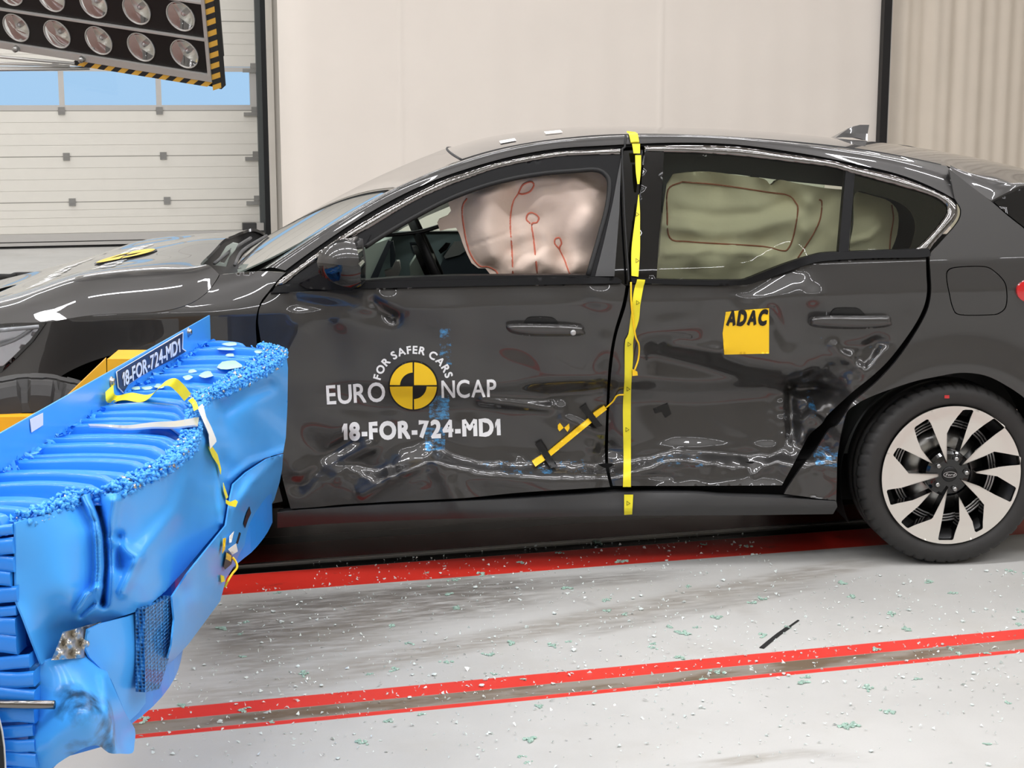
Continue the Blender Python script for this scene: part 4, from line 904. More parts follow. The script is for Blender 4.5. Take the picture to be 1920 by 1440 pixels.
for x, y in ((1195, 402), (1195, 489), (1196, 568), (1180, 646), (1176, 806), (1178, 944), (1178, 730)):
    a = U([(x - 3, y - 5), (x + 4, y), (x - 3, y + 4)], 0.0245 if y < 520 else 0.0145); a = car_world(a); c = a.mean(0)
    b = c + (a - c) * 0.72
    mk_.add(np.vstack([a, b]), [(0, 1, 4, 3), (1, 2, 5, 4), (2, 0, 3, 5)])
put('triangle_marks', under(tape, mk_.v), mk_.f, M['blackv'], tape)
P_ = U(np.array(cr([(1170, 253), (1167, 275), (1167, 310), (1169, 350), (1171, 400), (1174, 450), (1178, 505), (1179, 527)], 7)), 0.012)
P_[:8] = U(np.array(cr([(1170, 253), (1167, 275), (1167, 310), (1169, 350), (1171, 400), (1174, 450), (1178, 505), (1179, 527)], 7))[:8], -0.06, False)
P_ = clear(P_, 0.008); P_[:, 1] = np.minimum(P_[:, 1], np.convolve(np.pad(P_[:, 1], 3, 'edge'), np.ones(7) / 7, 'valid')); P_ = car_world(P_)
q = MB().tube(P_, 0.0035, 6); top('thin_cable', q.v, q.f, M['rubber'], 'thin black cable hanging over the middle door pillar of the car', 'cable')
P_ = car_world(U(np.array(cr([(1183, 529), (1184, 574), (1191, 628), (1198, 647), (1197, 672), (1190, 694)], 6)), 0.018))
q = MB().tube(P_, 0.003, 6); yw = top('trigger_wire', q.v, q.f, M['yellow'], 'thin yellow wire loop beside the tape on the rear door edge', 'wire')
def on_car_top(loops, off, th, sp=5):
    V2, T = fill2d(loops, sp, 4); V3 = car_world(U(V2, off)); return thicken(V3, T[:, ::-1], tuple(AY * th), False)
V, F = on_car_top([[(1186, 692), (1195, 697), (1196, 704), (1186, 705)]], 0.02, 0.004); put('wire_tag', under(yw, V), F, M['yellow'], yw)
cs = empty('contact_strip', tuple(car_world(U([(1065, 815)], 0.02))[0]), 0, 'yellow contact strip held by black tape across the front door bottom', 'sensor')
def cs_part(name, loops, material, off, th): V, F = on_car_top(loops, off, th); return put(name, under(cs, V), F, material, cs)
cs_part('strip_body', [[(1025, 850), (1104.5, 784), (1111, 791), (1032, 856)]], M['yellow'], 0.016, 0.012)
cs_part('end_block', [[(997.5, 865), (1018, 852), (1023, 862), (1004, 875)]], M['yellow'], 0.016, 0.012)
cs_part('end_block', [[(1112, 775), (1133, 761), (1138, 768), (1117, 784)]], M['yellow'], 0.016, 0.012)
cs_part('adhesive_tape', [[(1087, 765), (1098, 758), (1130, 799), (1117, 801)]], M['blackv'], 0.019, 0.002)
cs_part('adhesive_tape', [[(1003, 833), (1014, 827), (1046, 874), (1033, 878)]], M['blackv'], 0.019, 0.002)
q = MB().tube(car_world(U(np.array(cr([(1136, 765), (1149, 753), (1157, 742), (1170, 740)], 5)), 0.016)), 0.003, 6); put('lead_wire', under(cs, q.v), q.f, M['yellow'], cs)

# ================================================================== DEFORMABLE BARRIER
BN, BD, BP = np.array([0.932, -0.363, 0]), np.array([0.363, 0.932, 0]), np.array([-0.16, 2.93, 0])
ba = empty('crash_barrier', (0.1, 3.9, 0.33), 0, 'bright blue crushed honeycomb barrier block bolted to its mounting plate', 'crash barrier')
def bput(name, V, F, material, parent=None, **k):
    par = parent or ba; o = np.array(ba.location); return put(name, np.asarray(V, float) - o, F, material, par, **k)
def hz(px, z): p = on_z(px, z); return (p - BP) @ BN
TE = [(30, 980), (117, 955), (163, 927), (216, 925), (262, 904), (315, 878), (350, 852), (367, 828), (376, 793), (380, 770), (390, 746), (420, 735), (450, 722), (480, 706), (502, 695), (525, 677), (537, 662)]
TZ = 0.85
BOT = [(514, 940), (469, 1006), (434, 1068), (413, 1127), (382, 1169), (354, 1207), (312, 1252), (299, 1287), (274, 1318), (243, 1350)]
c_ = [(x, y, h) for (x, y), h in zip(TE, hz(TE, TZ))] + [(x, y, h) for (x, y), h in zip([(496, 859), (455, 884), (432, 907), (417, 985), (347, 1068), (312, 1107), (274, 1140), (208, 1162), (128, 1183)], [-0.01, 0.0, 0.0, 0.05, 0.10, 0.11, 0.11, 0.07, 0.02])]
c_ += [(536, 760, 0.0), (531, 849, 0.0), (31, 1060, 0.0), (31, 1127, 0.0), (76, 1245, 0.03), (400, 800, 0.0), (412, 870, 0.0), (440, 800, -0.005), (480, 780, 0.01), (440, 860, 0.0), (365, 900, 0.10), (330, 960, 0.12), (300, 1040, 0.125), (250, 1090, 0.115),
       (212, 1060, 0.095), (205, 1000, 0.09), (172, 1000, 0.085), (172, 1080, 0.085), (190, 1120, 0.08), (100, 1000, 0.05), (90, 1090, 0.045), (130, 1120, 0.07), (60, 1180, 0.02), (240, 1000, 0.105), (280, 960, 0.12)]
_fa = TPS(c_, 2e-4)
def fieldA(px):
    q = np.asarray(px, float); h = _fa(q)
    h = h + 0.022 * np.exp(-(seg_dist(q, [(160, 930), (182, 975), (187, 1020), (188, 1070), (183, 1112)]) / 7) ** 2) - 0.035 * np.exp(-(seg_dist(q, [(180, 935), (197, 1000), (199, 1060), (194, 1130)]) / 7) ** 2) + 0.02 * np.exp(-(seg_dist(q, [(384, 770), (392, 830), (412, 900), (420, 980)]) / 9) ** 2)
    h = h + 0.016 * np.exp(-(seg_dist(q, [(145, 1145), (165, 1115), (188, 1100)]) / 6) ** 2) - 0.014 * np.exp(-(seg_dist(q, [(150, 1152), (175, 1130)]) / 6) ** 2)
    h = h - 0.012 * np.exp(-(seg_dist(q, [(505, 725), (470, 740), (420, 770)]) / 14) ** 2) + 0.008 * np.exp(-(seg_dist(q, [(430, 900), (470, 868), (531, 846)]) / 7) ** 2)
    h = h + 0.010 * np.exp(-(seg_dist(q, [(215, 940), (205, 1010), (260, 1045), (230, 1110)]) / 10) ** 2) - 0.012 * np.exp(-(seg_dist(q, [(222, 1005), (225, 1060)]) / 10) ** 2)
    h = h + 0.009 * np.exp(-(seg_dist(q, [(390, 810), (330, 960), (255, 1050)]) / 16) ** 2) 
    return h
def on_face(px, h): px = np.asarray(px, float).reshape(-1, 2); h = np.broadcast_to(np.asarray(h, float), len(px)); r = rays(px); t = ((BP - CAMP) @ BN + h) / (r @ BN); return CAMP + r * t[:, None]
def sheet(name, loops, field, material=M['blue'], sp=7, th=0.004, parent=None, **k):
    V2, T = fill2d(loops, sp); V3 = on_face(V2, field(V2)); V, F = thicken(V3, T[:, ::-1], tuple(-BN * th), False); return bput(name, V, F, material, parent, **k)
A_LOW = [(531, 849), (496, 859), (455, 884), (432, 907), (428, 930), (417, 985), (385, 1022), (347, 1068), (312, 1107), (274, 1140), (240, 1152), (208, 1162), (189, 1167), (160, 1172), (130, 1182), (122, 1200), (100, 1232), (78, 1246)]
sheetA = sheet('front_sheet', [cr(TE, 3) + [(540, 690), (539, 760), (536, 820)] + A_LOW + [(60, 1200), (45, 1160), (31, 1127), (30, 1050)]], fieldA, sp=4)
# lower bumper sheet
c_ = [(531, 851, -0.005), (500, 862, 0.01), (460, 892, 0.03), (440, 920, 0.035), (430, 1000, 0.07), (340, 1100, 0.13), (324, 1120, 0.13), (326, 1162, 0.135), (310, 1240, 0.125), (470, 930, 0.03), (480, 900, 0.03), (430, 1030, 0.07), (400, 1080, 0.10), (370, 1130, 0.12)] + [(x, y, h) for (x, y), h in zip(BOT[:8], hz(BOT[:8], 0.35))]
_fb = TPS(c_, 2e-4)
def fieldB(q): q = np.asarray(q, float); return _fb(q) + 0.012 * np.exp(-(seg_dist(q, [(425, 1100), (432, 1040), (436, 960), (470, 905), (531, 850)]) / 8) ** 2) - 0.010 * np.exp(-(seg_dist(q, [(445, 1050), (452, 960)]) / 8) ** 2)
sheetB = sheet('bumper_sheet', [[(531, 851), (500, 861), (462, 886), (438, 908), (433, 930), (424, 985), (392, 1025), (352, 1075), (323, 1119), (327, 1162), (322, 1210), (299, 1290), (312, 1252), (354, 1207), (382, 1169), (413, 1127), (424, 1085), (436, 1066), (450, 1036), (469, 1006), (490, 975), (514, 938), (524, 905), (529, 880)]], fieldB, sp=6)
cellm = M['bluec'].copy(); cellm.name = 'shaded_honeycomb_cells'; nt = cellm.node_tree; tc = nt.nodes.new('ShaderNodeTexCoord'); vo = nt.nodes.new('ShaderNodeTexVoronoi'); vo.inputs['Scale'].default_value = 130; vo.inputs['Randomness'].default_value = 0.25
bp = nt.nodes.new('ShaderNodeBump'); bp.inputs['Strength'].default_value = 1.0; bp.inputs['Distance'].default_value = 0.02; nt.links.new(tc.outputs['Object'], vo.inputs['Vector']); nt.links.new(vo.outputs['Distance'], bp.inputs['Height']); nt.links.new(bp.outputs[0], nt.nodes['Principled BSDF'].inputs['Normal'])
cr_ = nt.nodes.new('ShaderNodeValToRGB'); cr_.color_ramp.elements[0].position = 0.22; cr_.color_ramp.elements[0].color = lin(10, 46, 96); cr_.color_ramp.elements[1].position = 0.42; cr_.color_ramp.elements[1].color = lin(60, 150, 228); nt.links.new(vo.outputs['Distance'], cr_.inputs[0]); nt.links.new(cr_.outputs[0], nt.nodes['Principled BSDF'].inputs['Base Color'])  # shade inside the cells is put into the colour as dark blue
sheet('honeycomb_patch', [[(272, 1141), (323, 1117), (330, 1162), (318, 1230), (299, 1292), (272, 1298)]], lambda q: _fb(q) * 0 + 0.122, cellm, th=0.02)
sheet('lower_front_sheet', [[(165, 1180), (189, 1169), (240, 1156), (273, 1142), (273, 1290), (273, 1318), (260, 1336), (243, 1352), (236, 1339), (208, 1273), (168, 1232), (160, 1215)]], lambda q: TPS([(165, 1180, 0.07), (273, 1142, 0.10), (273, 1318, 0.09), (243, 1350, 0.085), (210, 1240, 0.09), (165, 1230, 0.065)], 1e-4)(q))
sheet('torn_foil', [[(122, 1185), (190, 1166), (175, 1200), (167, 1210), (172, 1232), (100, 1238), (110, 1215)]], lambda q: 0.062 + 0.010 * np.sin(q[:, 0] / 5.0) * np.cos(q[:, 1] / 6.0), M['foil'], sp=4)
rubbed = M['blue'].copy(); rubbed.name = 'blue_sheet_with_tyre_rub'
def rub(m):
    nt = m.node_tree; b = nt.nodes['Principled BSDF']; old = b.inputs['Base Color'].links[0].from_socket
    geo = nt.nodes.new('ShaderNodeTexCoord'); n = nt.nodes.new('ShaderNodeTexNoise'); n.inputs['Scale'].default_value = 30; n.inputs['Detail'].default_value = 6; nt.links.new(geo.outputs['Object'], n.inputs['Vector'])
    path = on_face([(110, 1262), (150, 1305), (170, 1360), (178, 1395)], 0.11) - np.array(ba.location)
    tot = None
    for i in range(len(path)):
        v = nt.nodes.new('ShaderNodeVectorMath'); v.operation = 'DISTANCE'; nt.links.new(geo.outputs['Object'], v.inputs[0]); v.inputs[1].default_value = tuple(path[i])
        r = nt.nodes.new('ShaderNodeMapRange'); r.inputs[1].default_value = 0.035; r.inputs[2].default_value = 0.085; r.inputs[3].default_value = 1; r.inputs[4].default_value = 0; nt.links.new(v.outputs['Value'], r.inputs[0])
        if tot is None: tot = r.outputs[0]
        else:
            a = nt.nodes.new('ShaderNodeMath'); a.operation = 'MAXIMUM'; nt.links.new(tot, a.inputs[0]); nt.links.new(r.outputs[0], a.inputs[1]); tot = a.outputs[0]
    a = nt.nodes.new('ShaderNodeMath'); a.operation = 'MULTIPLY'; nt.links.new(tot, a.inputs[0]); nt.links.new(n.outputs['Fac'], a.inputs[1])
    r = nt.nodes.new('ShaderNodeMapRange'); r.inputs[1].default_value = 0.25; r.inputs[2].default_value = 0.6; nt.links.new(a.outputs[0], r.inputs[0])
    mx = nt.nodes.new('ShaderNodeMix'); mx.data_type = 'RGBA'; nt.links.new(r.outputs[0], mx.inputs[0]); nt.links.new(old, mx.inputs[6]); mx.inputs[7].default_value = lin(28, 62, 92); nt.links.new(mx.outputs[2], b.inputs['Base Color'])
rub(rubbed)
sheet('torn_flap', [cr([(73, 1243), (100, 1234), (135, 1229), (170, 1230), (195, 1250), (212, 1285), (236, 1339), (253, 1367), (252, 1395), (248, 1412), (225, 1413), (208, 1412), (187, 1398), (160, 1402), (121, 1423), (94, 1442), (60, 1462)], 3) + [(56, 1450), (57, 1350), (59, 1252)]],
      lambda q: TPS([(73, 1243, 0.02), (120, 1232, 0.05), (170, 1230, 0.06), (212, 1290, 0.10), (253, 1367, 0.088), (248, 1412, 0.124), (190, 1398, 0.13), (121, 1423, 0.06), (60, 1462, 0.0), (57, 1350, 0.0), (120, 1310, 0.075), (160, 1330, 0.13), (200, 1340, 0.14), (100, 1400, 0.06)], 1e-4)(q) + 0.012 * np.exp(-(seg_dist(q, [(195, 1270), (205, 1340), (215, 1410)]) / 10) ** 2), rubbed, sp=6)
# solid core of the block behind the sheets (honeycomb body), in slices along the width
pl0, pl1 = np.array([-0.2071, 3.3089]), np.array([0.3353, 5.0237]); PD = (pl1 - pl0) / np.linalg.norm(pl1 - pl0); PN = np.array([PD[1], -PD[0]])
E3 = on_z(np.array(cr(TE, 4)), TZ)[:, :2]; se = (E3 - pl0) @ PD; de = (E3 - pl0) @ PN
o_ = np.argsort(se); se, de = se[o_], de[o_]
s_min, s_max = se[0] - 0.0, 1.795
def edge_d(s): return np.interp(s, np.append(se, [se[-1] + 0.10, s_max]), np.append(de, [de[-1] * 0.80, de[-1] * 0.10]))
ns, nd = 1000, 22; ss = np.linspace(s_min, s_max, ns); G = np.zeros((ns, nd, 3)); rg_ = np.random.default_rng(3)
# pleats: irregular ridges across the width
edges_ = [s_min]
while edges_[-1] < s_max: edges_.append(edges_[-1] + rg_.uniform(0.05, 0.105))
edges_ = np.array(edges_); ph = np.interp(ss, edges_, np.arange(len(edges_))); fr_ = ph - np.floor(ph); amp = rg_.uniform(0.016, 0.034, len(edges_))[np.floor(ph).astype(int)]; skew = rg_.uniform(0.15, 0.6, len(edges_))[np.floor(ph).astype(int)]
prof_ = np.interp(fr_, [0, 0.10, 0.20, 0.24, 0.62, 1.0], [-0.8, -0.9, 0.75, 1.0, 0.9, -0.35])
for i, s_ in enumerate(ss):
    dmax = max(edge_d(s_) - 0.02, 0.02); k = np.linspace(0, 1, nd); ripple = 0.003 * np.sin(k * 5 + np.floor(ph[i]) * 1.7)
    d_ = k * dmax; xy = pl0 + PD * (s_ + ripple)[:, None] + PN * d_[:, None] if np.ndim(ripple) else 0
    G[i, :, :2] = xy; G[i, :, 2] = TZ - 0.012 + amp[i] * prof_[i] * (1 - sstep(k, 0.8, 1.0)) * (0.75 + 0.25 * np.sin(math.pi * k)) - 0.012 * k ** 6
b_, w_ = G.shape[:2]
hb_ = bput('honeycomb_top', G.reshape(-1, 3), [(i * w_ + j, i * w_ + j + 1, (i + 1) * w_ + j + 1, (i + 1) * w_ + j) for i in range(b_ - 1) for j in range(w_ - 1)], M['bluec'])
core = MB(); cs_ = np.linspace(s_min + 0.005, s_max, 40)
ring = [np.append(pl0 + PD * s + PN * max(edge_d(s) - 0.075, 0.01), 0) for s in cs_]; back_ = [np.append(pl0 + PD * s, 0) for s in cs_]
for z0, z1, sh in ((0.33, 0.58, 0.02), (0.58, TZ - 0.03, 0.0)):
    n_ = len(ring); v = [r + np.array([0, 0, z]) + np.append(PN * sh, 0) for z in (z0, z1) for r in ring] + [r + np.array([0, 0, z]) for z in (z0, z1) for r in back_]
    f = [(i, i + 1, n_ + i + 1, n_ + i) for i in range(n_ - 1)] + [(2 * n_ + i, i, n_ + i, 3 * n_ + i) for i in (0, n_ - 1)] + [(k * n_ + i, k * n_ + i + 1, (k + 2) * n_ + i + 1, (k + 2) * n_ + i) for k in (0, 1) for i in range(n_ - 1)] + [(2 * n_ + i, 2 * n_ + i + 1, 3 * n_ + i + 1, 3 * n_ + i) for i in range(n_ - 1)]
    core.add(v, f)
bput('honeycomb_core', core.v, core.f, M['bluec'], smooth=False)
# layered near end of the block
le = MB(); NP = on_z([(30, 980)], TZ)[0]; zz_ = TZ - 0.005
while zz_ > 0.30:
    hgt = rg_.uniform(0.02, 0.042); jit = rg_.uniform(-0.008, 0.008)
    wz = 0.0 if zz_ > 0.6 else 0.02
    n0 = pl0 + PD * (s_min - 0.0); a = np.append(n0 - PN * 0.06, 0); b = np.append(pl0 + PD * s_min + PN * (edge_d(s_min) - 0.008 + jit + wz), 0); e = np.append(-PD * (0.005 + rg_.uniform(0, 0.007)), 0); e2 = np.append(PD * 0.05, 0)
    rows = []
    for t in np.linspace(0, math.pi, 7):
        z = zz_ - hgt * (1 - math.cos(t)) / 2 * 0.94; rows.append([a + (b - a) * u + e * math.sin(t) ** 0.5 + np.array([0, 0, z + 0.004 * math.sin(u * 9 + zz_ * 50)]) for u in np.linspace(0, 1, 9)])
    le.grid(np.array(rows)); le.grid(np.array([[r[-1], r[-1] + e2] for r in rows])); zz_ -= hgt
bput('layered_end', le.v, le.f, M['bluec'])
q = MB().tube([np.append(pl0 + PD * (s_min - 0.02) + PN * (edge_d(s_min) + 0.06), 0.515), np.append(pl0 + PD * (s_min - 0.02) - PN * 0.1, 0.515)], 0.008, 10); bput('edge_bar', q.v, q.f, M['chrome'])
# crumpled rim along the front edge of the top
cm = MB(); cm2 = MB()
for i in range(4200):
    s_ = rg_.uniform(s_min + 0.02, s_max - 0.10); w_b = 0.040 + 0.045 * math.exp(-((s_ - 1.35) / 0.35) ** 2)
    d_ = edge_d(s_) - w_b * rg_.random() ** 1.3 + 0.004; c = np.append(pl0 + PD * s_ + PN * d_, TZ + rg_.uniform(-0.012, 0.014))
    e1, e2 = rg_.normal(size=3), rg_.normal(size=3); e1 /= np.linalg.norm(e1); e2 -= e1 * (e1 @ e2); e2 /= np.linalg.norm(e2); e3 = np.cross(e1, e2); L_, W_ = rg_.uniform(0.004, 0.010), rg_.uniform(0.003, 0.0075)
    oc = [c + e1 * L_, c - e1 * L_, c + e2 * W_, c - e2 * W_, c + e3 * W_ * 0.7, c - e3 * W_ * 0.7]; oc = [p + rg_.normal(size=3) * 0.0012 for p in oc]
    (cm if i % 19 else cm2).add(oc, [(0, 2, 4), (2, 1, 4), (1, 3, 4), (3, 0, 4), (2, 0, 5), (1, 2, 5), (3, 1, 5), (0, 3, 5)])
for i in range(420):
    s_ = rg_.uniform(s_min + 0.1, s_max - 0.05); c = np.append(pl0 + PD * s_ + PN * rg_.uniform(0.0, 0.014), TZ + rg_.uniform(-0.002, 0.008)); e1 = rg_.normal(size=3) * 0.006; e2 = rg_.normal(size=3) * 0.005
    cm.add([c + e1, c - e1, c + e2, c - e2, c + np.array([0, 0, 0.004])], [(0, 2, 4), (2, 1, 4), (1, 3, 4), (3, 0, 4)])
bput('crumpled_edge', cm.v, cm.f, M['blue'], kind='stuff'); bput('torn_foil_bits', cm2.v, cm2.f, M['foil'], kind='stuff')
V2, T = fill2d([cr([(165, 794), (215, 797), (270, 794), (330, 788), (373, 783)], 4) + cr([(371, 797), (320, 800), (270, 802), (215, 802), (168, 798)], 4)], 6); V3 = on_z(V2, TZ + 0.021); V3[:, 2] += 0.0012 * np.sin(V2[:, 0] / 14); V, F = thicken(V3, T[:, ::-1], (0, 0, -0.004), False); bput('bare_foil_pleat', V, F, mat('bright_foil', lin(236, 234, 230), rough=0.28, metal=0.7))
# mounting plate with its number sign
def on_pl(px, off=0.0): return on_plane(px, np.append(pl0 + PN * off, 0), np.append(PN, 0))
def plput(name, loops, material, off=0.0, th=0.003, sp=12, parent=None):
    V2, T = fill2d(loops, sp); V, F = thicken(on_pl(V2, off), T[:, ::-1], tuple(np.append(-PN * th, 0)), False); return bput(name, V, F, material, parent)
pz = lambda s, z, o: np.append(pl0 + PD * s + PN * o, z)
def slab(s0, s1, z0, z1, o0, o1):
    return MB().add([pz(s, z, o) for o in (o0, o1) for z in (z0, z1) for s in (s0, s1)], [(0, 2, 3, 1), (4, 5, 7, 6), (0, 1, 5, 4), (2, 6, 7, 3), (0, 4, 6, 2), (1, 3, 7, 5)])
q = slab(-0.55, 1.80, 0.30, 0.932, -0.004, 0.0); plate = bput('mounting_plate', q.v, q.f, M['blue'], smooth=False)
sg = [(219, 697), (344, 622), (343, 653), (350, 658), (340, 664), (320, 676), (300, 686), (280, 697), (262, 707), (240, 722), (231, 737), (222, 727)]
sign = plput('number_sign', [sg], M['white'], 0.006, 0.002, parent=plate)
cg = np.mean(sg, 0); plput('sign_face', [[tuple(cg + (np.array(p) - cg) * np.array([0.975, 0.955])) for p in sg]], mat('sign_navy', lin(34, 36, 62), 0.4), 0.0075, 0.001, parent=sign)
plput('sign_lettering', text_box('18-FOR-724-MD1', (231, 725), (338.5, 660), 25.5, 0.022, up=(-0.05, -1)), M['white'], 0.0095, 0.001, 5, parent=sign)
for x, y in ((208, 716), (353, 623)):
    p = on_pl([(x, y)], 0.0)[0]; q = MB().lathe([(0, 0.010), (0.008, 0.010), (0.010, 0.006), (0.010, 0.004), (0.014, 0.003), (0.014, 0.0)], p, np.append(PN, 0), 14); bput('plate_bolt', q.v, q.f, M['steel'], plate)
plput('paper_label', [[(57, 786), (81, 774), (81, 797), (59, 811)]], M['paper'], 0.003, 0.001, parent=plate)
# yellow tape, white tape and broken sensor hanging on the block
def ribbon(name, pts, wdir, w, material, th=0.0008, parent=None):
    p = np.array(cr(pts, 8)); wd_ = np.asarray(wdir, float); wd_ = wd_ / np.linalg.norm(wd_); G = np.stack([p - wd_ * w / 2, p + wd_ * w / 2], 1); k = len(p)
    V = G.reshape(-1, 3); T = np.array([t for i in range(k - 1) for t in ((2 * i, 2 * i + 1, 2 * i + 3), (2 * i, 2 * i + 3, 2 * i + 2))]); V, F = thicken(V, T, (0, 0, -th), False); return bput(name, V, F, material, parent)
def zt(px, z): return on_z([px], z)[0]
ribbon('yellow_tape', [on_pl([(205, 728)], 0.012)[0], on_pl([(207, 745)], 0.02)[0], zt((216, 748), 0.862), zt((240, 743), 0.868), zt((268, 747), 0.865), zt((286, 740), 0.885), zt((303, 722), 0.915), zt((322, 716), 0.925), zt((338, 728), 0.90), zt((352, 745), 0.87)], np.array([0.36, 0.93, 0.15]), 0.055, M['tape'])
ribbon('yellow_tape', [zt((357, 748), 0.875), zt((364, 756), 0.868), on_face([(368, 768)], 0.07)[0]], BD, 0.035, M['tape'])
def dface(name, loop, material, off, field=fieldA, th=0.001, sp=6):
    V2, T = fill2d([loop], sp); V, F = thicken(on_face(V2, field(V2) + off), T[:, ::-1], tuple(-BN * th), False); return bput(name, V, F, material)
dface('white_tape', [(371, 765), (380, 757), (387, 782), (396, 800), (405, 822), (406, 828), (394, 842), (392, 815), (380, 785)], M['paper'], 0.03)
dface('yellow_tape', [(391, 838), (396, 834), (408, 852), (415, 880), (414, 890), (409, 872), (398, 855)], M['tape'], 0.02)
dface('yellow_tape', [(419, 905), (424, 920), (428, 932), (424, 936), (420, 922)], M['tape'], 0.02)
dface('yellow_tape', [(424, 937), (432, 941), (442, 937), (446, 941), (442, 951), (430, 948), (424, 944)], M['tape'], 0.03, fieldB)
dface('black_tape', [(468, 950), (471, 962), (465, 975), (460, 990), (457, 982), (462, 965)], M['blackv'], 0.006, fieldB)
dface('black_tape', [(449, 998), (452, 1000), (446, 1020), (443, 1018)], M['blackv'], 0.006, fieldB)
dface('white_tape', [(431, 1005), (439, 996), (434, 1017), (430, 1018)], M['paper'], 0.02, fieldB)
dface('white_tape', [(428, 1030), (443, 1019), (446, 1034), (436, 1040)], M['paper'], 0.025, fieldB)
dface('broken_sensor', [(424, 1042), (428, 1034), (437, 1045), (434, 1058), (422, 1068), (420, 1062)], M['blackv'], 0.02, fieldB)
dface('yellow_tape', [(425, 1036), (434, 1042), (433, 1053), (424, 1048)], M['yellow'], 0.028, fieldB)
dface('yellow_tape', [(419, 1010), (424, 1008), (422, 1030), (417, 1038)], M['yellow'], 0.02, fieldB)
dface('yellow_tape', [(414, 1078), (420, 1080), (422, 1090), (415, 1092)], M['tape'], 0.02, fieldB)
q = MB().tube(cr([on_face([p], h)[0] for p, h in (((436, 1045), 0.09), ((443, 1055), 0.10), ((444, 1065), 0.11), ((436, 1075), 0.11), ((428, 1088), 0.11), ((422, 1100), 0.10))], 5), 0.003, 6); bput('yellow_lead', q.v, q.f, M['yellow'])
# flakes of window glass lying on the block
gl = MB()
for x, y, a, b in ((430, 684, 22, 9), (387, 702, 13, 6), (352, 708, 9, 4), (298, 724, 9, 4), (256, 728, 8, 3), (276, 728, 10, 3), (432, 666, 8, 3), (432, 645, 14, 3), (425, 654, 16, 3), (360, 696, 8, 3), (484, 660, 7, 3)):
    c = zt((x, y), 0.866); o1 = zt((x + a, y), 0.866) - c; o2 = zt((x, y - b), 0.866) - c
    r_ = [c + o1 * math.cos(t) * (1 + 0.2 * math.sin(3 * t + x)) + o2 * math.sin(t) * (1 + 0.2 * math.cos(2 * t + y)) for t in np.linspace(0, 2 * math.pi, 14, endpoint=False)]
    gl.add(r_ + [c + (p - c) * 0.8 + np.array([0, 0, 0.002]) for p in r_], [(i, (i + 1) % 14, 14 + (i + 1) % 14, 14 + i) for i in range(14)] + [tuple(range(14, 28))])
bput('glass_flakes', gl.v, gl.f, mat('green_glass_flakes', lin(168, 205, 190), rough=0.35), kind='stuff')

# ================================================================== TROLLEY BEHIND THE PLATE
tr = empty('barrier_trolley', (-0.2, 4.6, 0), 0, 'yellow wheeled trolley frame behind the blue barrier plate', 'trolley')
def tput(name, m, material, parent=None, **k): return put(name, np.asarray(m.v) - np.array(tr.location), m.f, material, parent or tr, **k)
wc = np.array([-0.21, 4.88, 0.325]); tw = MB(); n = 240; prof = [(0.19, -0.09), (0.22, -0.105), (0.28, -0.112), (0.325, -0.105), (0.35, -0.085), (0.357, -0.06), (0.358, -0.042), (0.332, -0.044), (0.332, -0.026), (0.360, -0.026), (0.361, 0.026), (0.332, 0.026), (0.332, 0.044), (0.358, 0.042), (0.357, 0.06), (0.35, 0.085), (0.325, 0.105), (0.28, 0.112), (0.22, 0.105), (0.19, 0.09)]
TS = 0.41 / 0.361; m_ = len(prof); v = []
for k in range(n):
    t = 2 * math.pi * k / n
    for i, (r, h) in enumerate(prof):
        r = r * 0.395 / 0.361; r2 = r - (0.022 if i in (3, 4, 5, 14, 15, 16) and k % 10 < 3 else 0); hh = h + (0.006 * (1 if (k // 4) % 2 else -1) if i in (6, 7, 8, 9, 10, 11, 12, 13) else 0)
        v.append(wc + np.array((math.cos(t) * r2, hh * 1.1, math.sin(t) * r2)))
tw.add(v, [(k * m_ + i, k * m_ + (i + 1) % m_, ((k + 1) % n) * m_ + (i + 1) % m_, ((k + 1) % n) * m_ + i) for k in range(n) for i in range(m_)])
WHEEL_DZ = 0.395 - 0.325
tw.v = [(x, y, z + WHEEL_DZ) for x, y, z in tw.v]
ty = tput('tyre', tw, M['tyre'], smooth=False); q = MB().lathe([(0.0, -0.04), (0.12, -0.05), (0.19, -0.08), (0.20, -0.1)], wc + np.array([0, 0, WHEEL_DZ]), (0, 1, 0), 40); tput('wheel_rim', q, M['frame_y'], ty)
def tflat(name, loops, Y, th, material=M['frame_y'], parent=None, sp=20):
    V2, T = fill2d(loops, sp); m = MB(); V, F = thicken(on_y(V2, Y), T[:, ::-1], (0, th, 0), False); m.add(V, F); return tput(name, m, material, parent, smooth=False)
# long beam carrying the plate, and the upright fin
bz = 0.70
p0, p1 = on_z([(-60, 757)], bz)[0], on_z([(112, 757)], bz)[0]; f0, f1 = on_z([(-60, 783)], bz)[0], on_z([(80, 781)], bz)[0]
q = MB(); dn_ = np.array([0, 0, -0.12]); q.add([p0, p1, f1, f0, p0 + dn_, p1 + dn_, f1 + dn_, f0 + dn_], [(0, 1, 2, 3), (3, 2, 6, 7), (0, 4, 5, 1), (1, 5, 6, 2), (0, 3, 7, 4), (4, 7, 6, 5)]); bm_ = tput('frame_beam', q, M['frame_y'], smooth=False)
chk = MB()
for lp in ([(34, 772), (40, 767), (62, 768), (70, 768), (62, 774), (40, 774)], [(70, 768), (82, 760), (100, 760), (92, 767)]): chk.add(on_z(lp, bz + 0.002), [tuple(range(len(lp)))])
tput('target_patch', chk, M['blackv'], bm_)
c = on_z([(12, 768)], bz)[0]; q = MB().lathe([(0.0, 0.032), (0.016, 0.032), (0.018, 0.028), (0.018, 0.012)], c, (0, 0, 1), 6).lathe([(0.0, 0.014), (0.02, 0.014), (0.02, 0.0)], c, (0, 0, 1), 20); tput('hex_bolt', q, M['steel'], bm_)
